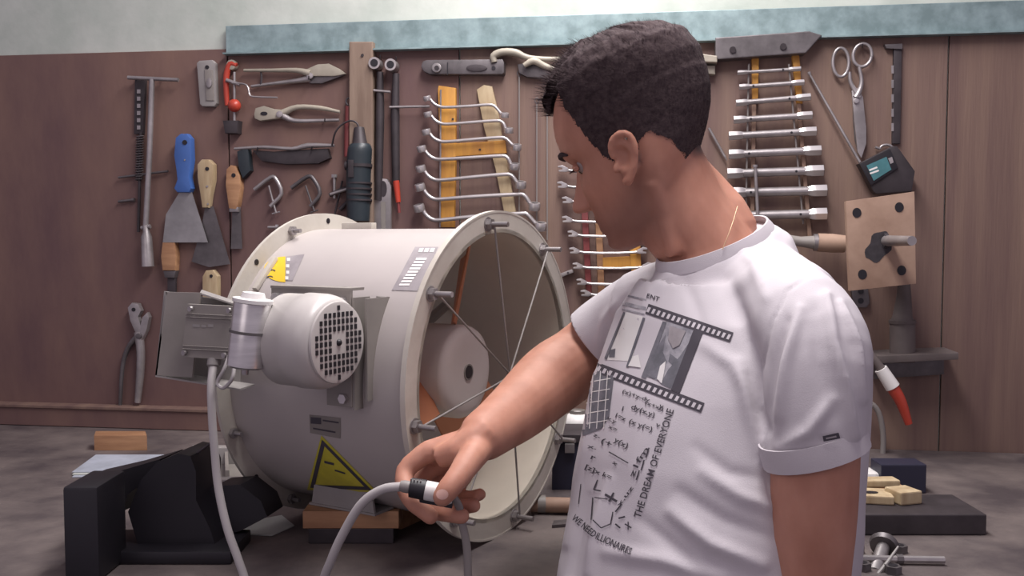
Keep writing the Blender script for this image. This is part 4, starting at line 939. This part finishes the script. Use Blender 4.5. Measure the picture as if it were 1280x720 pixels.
def wring(name, t, cx, cy, r, h, m='steel', tilt=0.):
    c_ = WP(cx, cy, .022); ax = (Z + U*tilt + N*.25).normalized(); bm = B(); R_ = r*PXM; hh = h*PXM
    x, y = frame(ax); n = 16; rings = []
    for zz, rr in ((-hh, R_*.93), (-hh*.7, R_), (hh*.7, R_), (hh, R_*.93), (hh, R_*.6), (-hh, R_*.6)): rings.append([c_+ax*zz+(x*math.cos(2*PI*k/n)+y*math.sin(2*PI*k/n))*rr for k in range(n)])
    ring_faces(bm, rings, cap=False, close=True); return obj(name, bm, m, t)
W1 = [(534, 122, 134, 618, 131, 631, 144), (535, 142, 155, 628, 151, 636, 163), (533, 164, 177, 633, 172, 646, 184), (527, 185, 199, 634, 195, 643, 208), (526, 210, 225, 640, 218, 651, 231), (525, 233, 249, 656, 243, 668, 258), (524, 259, 275, 660, 267, 676, 283)]
for i, (lx, ly, sy, rx, ry, ex, ey) in enumerate(W1):
    t = wthing('offset_ring_wrench', 'chrome double-ended offset ring wrench, %s on the yellow rack' % ORD[i], 'wrench', 590, sy+3, 'ring wrenches stacked on the yellow rack')
    k = 1.9+.12*i
    wtube('shaft', t, [(lx+3, ly+1, .022), (lx+9, (ly+sy)/2+2, .022), (lx+17, sy-.5, .022), (lx+28, sy, .022), (590, (sy+ry)/2, .022), (rx-10, ry, .022), (rx-1, ry+1, .022), (rx+(ex-rx)*.35, (ry+ey)/2, .022), (ex-4, ey-1, .022)], k, 'chrome', 8, 3)
    wring('ring_end', t, lx, ly+1, 5.0+.35*i, 3.0+.25*i, 'chrome', -.2); wring('ring_end', t, ex, ey, 5.2+.4*i, 3.0+.3*i, 'chrome', .1)
# pipe wrench behind the forehead
t = wthing('pipe_wrench', 'large pipe wrench with cream curved handle at the top of the board', 'wrench', 680, 93)
wtube('handle', t, [(618, 78, .02), (617, 70, .02), (628, 65, .02), (645, 66, .02), (660, 72, .02), (690, 74, .02), (730, 72, .02)], [4, 4.5, 4.5, 4.5, 3.4, 2.8, 2.8], 'beige', 12)
wtube('lower_handle', t, [(655, 82, .024), (667, 76, .024), (680, 82, .02), (700, 88, .02), (740, 90, .02)], [3, 4.4, 4, 3, 3], 'beige', 12)
wpart('jaw', t, [(648, 82), (668, 78), (692, 88), (690, 100), (660, 98), (650, 93)], .0, .016, 'darksteel', .003)
# thin rods hanging in the dark gap
for x, y0, y1, lab in ((649, 96, 300, 'long thin steel rod hanging left of the pipe wrench jaw'), (671, 130, 330, 'long thin steel rod hanging under the forehead'), (684, 140, 300, 'long thin dark rod hanging next to the nose')):
    t = wthing('steel_rod', lab, 'rod', x, y1); wtube('shaft', t, [(x, y0, .008), (x, y1, .008)], .9, 'dcable', 6, 0); wtube('loop', t, [(x, y0, .008), (x+2.5, y0-4, .008), (x, y0-8, .008), (x-2.5, y0-4, .008), (x, y0, .008)], .7, 'darksteel', 6, 2)
# second rack of open-ended wrenches
t = wthing('brown_wrench_rack', 'dark brown wooden rack of slats holding the open-ended wrenches', 'rack', 750, 370)
wpart('post', t, [(727, 258), (735, 258), (740, 366), (733, 366)], 0, .012, 'darkred', .001, label='reddish upright slat'); wpart('post', t, [(786, 300), (800, 296), (802, 345), (790, 345)], 0, .012, 'yellow_wood', .001, label='yellow upright slat')
wpart('crossbar', t, [(752, 322), (792, 320), (792, 334), (752, 336)], 0, .010, 'yellow_wood', .001); wpart('post', t, [(744, 262), (752, 262), (756, 366), (748, 366)], 0, .010, 'wood', .001, label='brown upright slat')
for i in range(9):
    y = (211, 231, 250, 274, 292, 313, 332, 352, 366)[i]; x = (700, 699, 705, 705, 712, 714, 718, 723, 728)[i]
    t = wthing('open_end_wrench', 'small open-ended wrench, %s on the brown rack behind the face' % ORD[i], 'wrench', x+40, y+4, 'open-ended wrenches behind the face')
    xe = 812-(i % 3)*3
    wtube('shaft', t, [(x+9, y+1, .018), (x+18, y+3, .018), (x+60, y+3.5, .018), (xe-8, y+2, .018)], 1.7, 'chrome' if i > 2 else 'steel', 8, 2)
    for s_, cx in ((1, x+4), (-1, xe-3)):
        wpart('jaw', t, [(cx-s_*6, y-3.2), (cx-s_*1, y-4.4), (cx+s_*6, y-1), (cx+s_*8, y+2.4), (cx+s_*4, y+4.2), (cx-s_*5, y+3.8), (cx-s_*5, y+1.8), (cx-s_*.5, y+1.2), (cx-s_*1, y-1), (cx-s_*6, y-1.4)], .014, .023, 'chrome', .0006)
t = wthing('steel_strap', 'short pale steel tab right of the fan front flange', 'bracket', 708, 348)
wpart('plate', t, [(700, 342), (716, 336), (718, 340), (703, 346)], .0, .02, 'steel', .001); wpart('screw', t, oval(710, 341, 1.4, 1.4), .02, .022, 'iron', 0)
# tube spanners
t = wthing('spanner_rack', 'rack of two yellow-tipped wooden strips with wires behind the tube spanners', 'rack', 975, 300)
for x0, x1 in ((939, 938), (989, 1010)):
    wpart('strip', t, [(x0, 70), (x0+9, 69), (x0+8+(x1-x0)*.25, 130), (x0+1+(x1-x0)*.25, 130)], 0, .010, 'yellow_wood', .001); wpart('slat', t, [(x0+1+(x1-x0)*.25, 130), (x0+6+(x1-x0)*.25, 130), (x1+4, 296), (x1-1, 296)], 0, .008, 'plywood', .001)
    wtube('wire', t, [(x0-3, 80, .014), (x1-6, 280, .014)], 1.1, 'dcable', 6, 0)
W3 = [(922, 91, 1001, 86, 2.8), (924, 109, 1005, 103, 3.6), (920, 129, 1013, 121, 4.3), (917, 150, 1015, 144, 4.9), (911, 170, 1020, 164, 5.6), (911, 193, 1026, 188, 6.2), (909, 217, 1029, 213, 6.8), (912, 241, 1033, 238, 7.2), (918, 270, 1033, 267, 7.4)]
for i, (x0, y0, x1, y1, r) in enumerate(W3):
    t = wthing('tube_spanner', 'steel double-ended tube spanner, %s on the right-hand rack' % ORD[i], 'wrench', (x0+x1)/2, y0+r, 'tube spanners stacked on the right-hand rack')
    f = lambda s: (x0+(x1-x0)*s, y0+(y1-y0)*s, .020)
    wtube('barrel', t, [f(.16), f(.86)], r*.74, 'steel', 16, 0)
    wtube('hex_end', t, [f(0), f(.09), f(.13), f(.18)], [r, r, r*.95, r*.72], 'chrome', 6, 0, label='left hexagonal end'); wtube('hex_end', t, [f(1), f(.89), f(.85), f(.80)], [r*1.05, r*1.05, r, r*.72], 'chrome', 6, 0, label='right hexagonal end')
    wtube('bore', t, [f(1), f(1.004)], r*.8, 'black', 12, 0)
    for s_ in (.22, .72):
        if (i+int(s_*10)) % 2: x_, y_, o_ = f(s_); wpart('cross_hole', t, oval(x_, y_, 1.5, 1.5), .020+r*.72*PXM, .0205+r*.76*PXM, 'black', 0)
t = wthing('tommy_bar', 'thin steel bar standing in front of the lowest tube spanners', 'bar', 945, 285)
wtube('rod', t, [(944, 206, .036), (948, 285, .036)], 2, 'steel', 8, 0); wtube('head', t, [(944, 206, .036), (944, 209, .036)], 3, 'steel', 8, 0)
t = wthing('steel_awl', 'thin steel rod crossing left of the tube spanners', 'rod', 905, 195); wtube('rod', t, [(886, 160, .01), (906, 196, .01)], 1.6, 'steel', 8, 0); wtube('tip', t, [(906, 196, .01), (909, 201, .01)], [1.6, .4], 'steel', 8, 0)
# scissors, rod, tester
t = wthing('tailor_scissors', 'large steel scissors with two oval bows at the right of the board', 'scissors', 1072, 195)
wtube('finger_bow', t, [(x, y, .012) for x, y in oval(1051, 78, 10, 18)]+[(1061, 78, .012)], 2.0, 'steel', 8, 2, label='left oval bow'); wtube('finger_bow', t, [(x, y, .014) for x, y in oval(1078, 69, 11.5, 14.5, rot=.2)]+[(1089.5, 71, .014)], 2.0, 'steel', 8, 2, label='right oval bow')
wtube('shank', t, [(1062, 90, .012), (1063, 102, .012), (1068, 112, .012), (1074, 122, .012)], [2, 2.4, 3, 4], 'steel', 8); wtube('shank', t, [(1074, 84, .014), (1077, 100, .014), (1075, 112, .014), (1070, 122, .014)], [2, 2.4, 3, 4], 'steel', 8)
wpart('blade', t, [(1064, 114), (1072, 110), (1078, 122), (1082, 160), (1082, 180), (1076, 198), (1071, 190), (1067, 150)], .008, .014, 'steel', .001); wpart('blade', t, [(1065, 118), (1074, 118), (1074, 160), (1073, 192), (1068, 175), (1066, 150)], .005, .0078, 'darksteel', 0)
wpart('pivot', t, oval(1070, 126, 3.5, 3.5), .014, .018, 'chrome', .001); whook(t, 1078, 58)
t = wthing('digital_tester', 'black handheld tester with teal display and long thin antenna rod', 'tester', 1100, 243)
o_ = .03
wpart('case', t, [(1070, 206), (1112, 184), (1118, 184), (1140, 215), (1136, 240), (1092, 243), (1088, 240)], o_-.018, o_+.004, 'iron', .003)
wpart('front_frame', t, [(1074, 205), (1112, 186), (1122, 210), (1088, 232)], o_+.004, o_+.008, 'black', .001)
wpart('display', t, [(1083, 207), (1108, 196), (1114, 212), (1092, 226)], o_+.008, o_+.009, 'screen', 0)
for a, c_ in (((1086, 212), (1096, 208)), ((1087, 216), (1098, 212))):
    wpart('display_digit', t, [a, c_, (c_[0]+1, c_[1]+2), (a[0]+1, a[1]+2)], o_+.009, o_+.0094, 'white', 0)
wpart('logo_mark', t, [(1110, 198), (1115, 196), (1117, 203), (1113, 205)], o_+.008, o_+.0084, 'labelgrey', 0)
wtube('antenna', t, [(1075, 203, o_), (1011, 91, .012)], [1.7, 1.4], 'steel', 8, 0); wtube('antenna_tip', t, [(1012, 93, .012), (1011, 90, .012)], 2.2, 'steel', 8, 0)
t = wthing('caliper', 'dark upright caliper with notched edge by the scissors', 'caliper', 1120, 160)
wpart('beam', t, [(1116, 58), (1126, 58), (1124, 180), (1114, 180)], .0, .008, 'iron', .001); wpart('jaw', t, [(1104, 57), (1126, 56), (1126, 63), (1106, 62)], 0, .012, 'darksteel', .001)
for k in range(5): wpart('notch', t, [(1114, 82+k*18), (1117, 82+k*18), (1117, 92+k*18), (1114, 92+k*18)], .008, .0095, 'steel', 0)
t = wthing('round_hook_tool', 'small round-ended steel tool under the caliper', 'tool', 1110, 188); wtube('loop', t, [(x, y, .008) for x, y in oval(1108, 186, 8, 5, PI, 2*PI, 8)], 1.6, 'steel', 8, 2); wtube('stem', t, [(1100, 186, .008), (1094, 184, .008)], 1.6, 'steel', 8, 0)
# plywood plate with holes and shaft
t = wthing('plywood_plate', 'square plywood plate with four corner holes and a greasy centre stain', 'plate', 1095, 362)
o_ = .14
bm = B()
ply = [(1055, 252), (1140, 240), (1142, 354), (1060, 363)]
wpart('panel', t, ply, o_-.016, o_, 'plywood', .001)
for x, y in ((1071, 266), (1124, 259), (1078, 343), (1127, 338)): wpart('bolt_hole', t, oval(x, y, 5.6, 6.2), o_, o_+.0008, 'black', 0)
st_ = [(1098+(15+2*math.sin(3*a+1)+1.2*math.sin(7*a))*math.cos(a)-7*math.sin(a), 308+(19+2*math.sin(2*a)+1.5*math.cos(5*a))*math.sin(a)) for a in np.linspace(0, 2*PI, 30, endpoint=False)]
wpart('grease_stain', t, st_, o_, o_+.0006, 'stain', 0)
wtube('shaft_end', t, [(1140, 301, o_+.10), (1108, 301, o_+.006)], [5, 6], 'steel', 16, 0); wtube('shaft_nut', t, [(1110, 301, o_+.004), (1105, 301, o_+.004)], 8, 'stain', 8, 0)
wtube('standoff', t, [(1100, 300, 0), (1100, 300, o_-.016)], 10, 'dirtygrey', 14, 0)
t = wthing('wooden_mallet', 'round rusty bar end sticking out behind the plywood plate', 'bar', 1020, 312)
wtube('handle', t, [(975, 298, .05), (1000, 302, .05), (1018, 303, .05)], [6, 6, 8], 'dirtygrey', 14, 0); wtube('ferrule', t, [(1017, 303, .05), (1022, 303, .05)], 10, 'steel', 14, 0); wtube('head', t, [(1022, 303, .05), (1040, 304, .05), (1056, 305, .05)], [10.5, 11, 10], 'plywood', 16, 0)
# right edge below the plate
t = wthing('wall_socket', 'small metal plate with two holes half hidden behind the shoulder', 'socket', 1075, 385)
wpart('plate', t, [(1062, 358), (1083, 356), (1086, 378), (1082, 384), (1066, 384)], 0, .010, 'darksteel', .002)
for y in (364, 376): wpart('hole', t, oval(1076, y, 3.6, 3.6), .0102, .0112, 'black', 0)
t = wthing('tall_grey_canister', 'dusty grey-beige canister standing at the right edge of the board', 'canister', 1125, 450)
wtube('body', t, [(1128, 452, .05), (1128, 402, .05), (1128, 396, .05), (1130, 370, .05), (1130, 345, .05)], [14, 14, 11, 8, 6], 'dusty', 20, 0); wtube('rim', t, [(1128, 404, .05), (1128, 400, .05)], 14.8, 'dusty', 20, 0)
t = wthing('ledge', 'narrow dusty grey ledge carrying the canister at the right edge', 'shelf', 1120, 452)
wpart('board', t, [(1082, 438), (1180, 434), (1180, 442), (1082, 447)], 0, .085, 'dusty', .002); wpart('cleat', t, [(1090, 449), (1176, 445), (1176, 466), (1090, 472)], 0, .02, 'darksteel', .001)
t = wthing('paint_marker', 'round brush with white ferrule and red handle leaning under the ledge', 'brush', 1120, 515)
wtube('rod', t, [(1087, 440, .14), (1102, 462, .14)], [3.4, 5], 'dusty', 12, 0); wtube('ferrule', t, [(1101, 461, .14), (1116, 484, .14)], [7, 8], 'white', 14, 0); wtube('handle', t, [(1115, 483, .14), (1126, 502, .14), (1136, 530, .14)], [7, 6, 4], 'red', 14)
t = wthing('coiled_hose', 'dark grey hose loop hanging behind the back of the man', 'hose', 1090, 600)
wtube('loop', t, [(1070, 510, .04), (1085, 503, .04), (1098, 515, .04), (1104, 545, .04), (1102, 580, .04), (1094, 610, .04)], 3.2, 'dcable', 10, 4); wtube('end_fitting', t, [(1094, 610, .04), (1092, 618, .04)], 4.4, 'steel', 10, 0)
# behind the flange, left of the man's chest, at the board
t = wthing('lower_rail_panel', 'dark steel strip fixed along the foot of the tool board', 'strip', 250, 545)
bm = B(); z1 = WP(250, 514, .02).z; u0, u1 = wu(-40), wu(452); wq(bm, u0, u1, BENCH+.001, z1, .0005, .03, .001); obj('strip_body', bm, 'board', t, smooth=0); bm = B(); wq(bm, u0, u1, z1, z1+.006, .0005, .034, .001); obj('top_edge', bm, 'board2', t, smooth=0)

# ---------------------------------------------------------------- things on the bench
bz = BENCH+.0003
def bpt(px, py): return PZ(px, py, bz)
def bprism(bm, foot, h, bev=.001, z0=0.): return prism(bm, [bpt(*p)+Z*z0 for p in foot], Z*h, bev)
def bpart(name, t, foot, h, m, bev=.001, z0=0., **k): bm = B(); bprism(bm, foot, h, bev, z0); return obj(name, bm, m, t, smooth=30, **k)
def bthing(name, lab, cat, px, py, group=None): return thing(name, lab, cat, tuple(bpt(px, py)), 0, group)
def bsingle(name, lab, cat, foot, h, m, bev=.001, group=None): bm = B(); bprism(bm, foot, h, bev); return obj(name, bm, m, smooth=30, label=lab, cat=cat, group=group)
bsingle('wood_block', 'orange-brown wooden block on the bench at the far left', 'block', [(118, 563), (184, 563), (182, 557), (120, 557)], .028, 'wood')
# stack of sheets
for k, m in enumerate(('bluepaper', 'paper', 'bluepaper')):
    bm = B(); prism(bm, [bpt(90, 597-k*2)+Z*(.0015*k), bpt(228+k*6, 596-k*2)+Z*(.0015*k), bpt(246+k*3, 571)+Z*(.0015*k), bpt(120, 571)+Z*(.0015*k)], Z*.0012)
    obj('plastic_sheet', bm, m, smooth=0, label=('bottom pale blue sheet of the stack at the left', 'middle off-white sheet of the stack at the left', 'topmost pale blue sheet of the stack at the left')[k], cat='sheet', group='sheets stacked on the left of the bench')
t = bthing('steel_tray', 'open grey steel channel lying behind the black vise', 'tray', 280, 608)
bpart('base', t, [(232, 612), (345, 612), (330, 580), (240, 580)], .004, 'dirtygrey'); bpart('back_wall', t, [(240, 583), (331, 583), (330, 579), (241, 579)], .028, 'grey', z0=.004); bpart('front_wall', t, [(232, 612), (345, 612), (344, 608), (234, 608)], .012, 'steel', z0=.004)
bpart('partition', t, [(282, 608), (287, 608), (285, 583), (281, 583)], .022, 'dirtygrey', z0=.004)
t = bthing('small_bottle', 'small clear bottle cap standing beside the vise hump', 'bottle', 246, 622)
bm = B(); c_ = bpt(246, 622); lathe(bm, c_, Z, [(0, .007), (.02, .0075), (.024, .005), (.026, .005)], 16); obj('body', bm, 'steel', t); bm = B(); lathe(bm, c_, Z, [(.0262, .0062), (.036, .0062)], 16); obj('cap', bm, 'white', t)
# vise
t = bthing('bench_vise', 'black bench vise with rounded jaw housing at the left front of the bench', 'vise', 210, 700)
def vp(px, py, Y): return P(px, py, Y)
bm = B(); prism(bm, [vp(*p) for p in ((178, 700, 1.17), (160, 640, 1.17), (176, 600, 1.17), (196, 578, 1.17), (222, 567, 1.17), (238, 570, 1.17), (245, 590, 1.17), (245, 625, 1.17), (262, 660, 1.17), (275, 700, 1.17))], V((.01, .075, 0)), .006); obj('jaw_housing', bm, 'black', t)
bm = B(); prism(bm, [vp(*p) for p in ((100, 600, 1.20), (152, 588, 1.20), (200, 574, 1.20), (196, 590, 1.20), (160, 618, 1.20), (152, 640, 1.20), (100, 650, 1.20))], V((.01, .06, 0)), .004); obj('moving_jaw', bm, 'black', t)
bm = B(); prism(bm, [vp(*p) for p in ((240, 622, 1.21), (268, 608, 1.21), (300, 606, 1.21), (326, 626, 1.21), (334, 646, 1.21), (300, 664, 1.21), (250, 676, 1.21))], V((.01, .05, 0)), .005); obj('slide', bm, 'black', t)
bm = B(); a_ = bpt(200, 712); box(bm, V((a_.x-.02, 1.185, bz+.008)), (.10, 0, 0), (0, .045, 0), (0, 0, .008), .003); obj('base', bm, 'black', t)
bm = B(); tube(bm, [vp(236, 574, 1.19), vp(252, 562, 1.19), vp(266, 552, 1.19)], .0018, 8); obj('handle_bar', bm, 'iron', t)
bm = B(); box(bm, vp(120, 655, 1.12), V((.02, .0, .0)), (0, .04, 0), (0, 0, .055), .004); obj('screw_housing', bm, 'black', t)
bsingle('paper_scrap', 'pale torn plastic scrap lying at the rear flange foot', 'scrap', [(286, 668), (340, 670), (368, 658), (352, 645), (300, 655)], .0015, 'paper', 0)
t = bthing('metal_clip', 'pair of dull steel clips lying in front of the vise', 'clip', 270, 692)
bpart('plate', t, [(246, 696), (288, 692), (284, 680), (250, 682)], .006, 'darksteel', .002); bpart('tab', t, [(256, 688), (276, 687), (275, 678), (257, 679)], .008, 'grey', .002, z0=.006)
bm = B(); cyl(bm, bpt(262, 692)+Z*.006, bpt(262, 692)+Z*.014, .005, n=6); obj('nut', bm, 'steel', t)
# behind the front flange
t = bthing('white_jar', 'small white round knob standing between the flange and the T-shirt', 'knob', 722, 560)
c_ = P(722, 530, 1.62); bm = B(); lathe(bm, V((c_.x, c_.y, bz)), Z, [(0, .016), (.10, .014), (c_.z-bz-.02, .012)], 20); obj('stem', bm, 'dirtygrey', t)
bm = B(); sphere(bm, c_, .026, (1, 1, .85)); obj('knob_head', bm, 'white', t)
t = bthing('navy_toolbox', 'dark navy box standing behind the fan flange', 'box', 720, 608)
bpart('body', t, [(690, 612), (800, 612), (795, 596), (695, 596)], .075, 'navy', .003); bpart('lid', t, [(689, 613), (802, 613), (796, 595), (694, 595)], .012, 'iron', .002, z0=.0755); bpart('latch', t, [(706, 614), (718, 614), (718, 612), (706, 612)], .014, 'steel', .001, z0=.06)
t = bthing('rusty_bar', 'brown rusty round bar lying in front of the navy box', 'bar', 690, 645)
bm = B(); tube(bm, [bpt(664, 641)+Z*.012, bpt(760, 643)+Z*.012], .011, 14); obj('shaft', bm, 'plywood', t); bm = B(); tube(bm, [bpt(672, 641)+Z*.013, bpt(682, 641)+Z*.013], .0128, 14); obj('collar', bm, 'dirtygrey', t)
bsingle('steel_offcut', 'thin dark steel offcut lying by the foot of the T-shirt', 'offcut', [(690, 660), (716, 658), (716, 652), (692, 654)], .004, 'darksteel', 0)
# right-hand corner
def rblk(name, lab, cat, px, py, w_, d, h, m, z0=0, rot=0., bev=.002, grp=None):
    c_ = bpt(px, py); bm = B(); r_ = Matrix.Rotation(rot, 3, 'Z'); ax, ay = r_ @ V((w_/2, 0, 0)), r_ @ V((0, d/2, 0)); box(bm, c_+Z*(z0+h/2), ax, ay, Z*h/2, bev); return obj(name, bm, m, smooth=0, label=lab, cat=cat, group=grp)
# low shelf box carrying the loose wood
rblk('parts_crate', 'dark steel crate under the wooden blocks at the right edge of the bench', 'crate', 1120, 655, .20, .10, .028, 'iron')
rblk('holed_block', 'pale wooden block with an oval hole lying on the dark crate', 'block', 1085, 650, .060, .045, .012, 'palewood', .0284, -.2)
c_ = bpt(1085, 650)+Z*.0408; bm = B(); r_ = [c_+V((.011*math.cos(a), -.006+.006*math.sin(a), 0)) for a in [2*PI*k/16 for k in range(16)]]
hb_ = [o for o in C.objects if o.name == 'holed_block'][0]; prism(bm, r_, Z*.0006); obj('hole', bm, 'black', hb_, smooth=0)
rblk('flat_batten', 'flat orange wooden lath at the right behind the holed block', 'lath', 1094, 640, .080, .028, .010, 'wood', .0284, .05)
rblk('flat_batten', 'pale wooden lath stacked on the orange lath', 'lath', 1090, 640, .070, .026, .010, 'palewood', .0388, .05)
rblk('white_tin', 'low pale grey tin lid behind the stacked laths', 'tin', 1068, 610, .070, .05, .03, 'white', 0, .0, .010)
rblk('black_case', 'small black case behind the wooden laths at the right edge', 'case', 1122, 612, .070, .045, .045, 'navy', 0, 0)
rblk('end_block', 'small tan wooden block at the right edge beside the holed block', 'block', 1128, 652, .035, .035, .018, 'palewood', .0284, .3)
t = bthing('knob_bolt', 'steel knob bolt lying with its round head up at the bottom right', 'bolt', 1100, 700)
a_, b_ = P(1093, 716, 1.13), P(1104, 684, 1.17)
bm = B(); cyl(bm, a_, b_, .008, n=16); obj('shank', bm, 'steel', t); bm = B(); lathe(bm, b_, (b_-a_), [(0, .016), (.006, .018), (.012, .014)], 20); obj('head', bm, 'darksteel', t)
t = bthing('steel_scriber', 'bright thin steel rod slanting at the bottom right corner', 'rod', 1105, 715)
bm = B(); tube(bm, [P(1094, 722, 1.112), P(1110, 702, 1.12), P(1123, 683, 1.13)], [.0022, .0022, .0012], 8); obj('rod', bm, 'grey', t); bm = B(); tube(bm, [P(1094, 722, 1.112), P(1092, 725, 1.11)], .003, 8); obj('grip', bm, 'steel', t)
t = bthing('flat_rail', 'grey flat steel rail lying across the bottom right of the bench', 'rail', 1110, 702)
bm = B(); tube(bm, [bpt(1056, 704)+Z*.006, bpt(1180, 706)+Z*.006], .0045, 8); obj('rod', bm, 'steel', t); bm = B(); tube(bm, [bpt(1120, 705)+Z*.006, bpt(1128, 705)+Z*.006], .006, 8); obj('sleeve', bm, 'darksteel', t)
rr_ = random.Random(11)
for k, (x, y) in enumerate(((1070, 690), (1078, 712), (1116, 716), (1124, 690))):
    t = bthing('hex_nut', ('steel nut beside the back of the T-shirt', 'steel nut at the lower edge beside the sleeve', 'steel nut at the bottom right corner', 'steel nut next to the dark crate')[k], 'nut', x, y, 'loose nuts on the bench')
    c_ = bpt(x, y); bm = B(); cyl(bm, c_, c_+Z*.009, .010, n=6); obj('body', bm, 'darksteel', t); bm = B(); cyl(bm, c_+Z*.0091, c_+Z*.0095, .0055, n=12); obj('hole', bm, 'black', t)
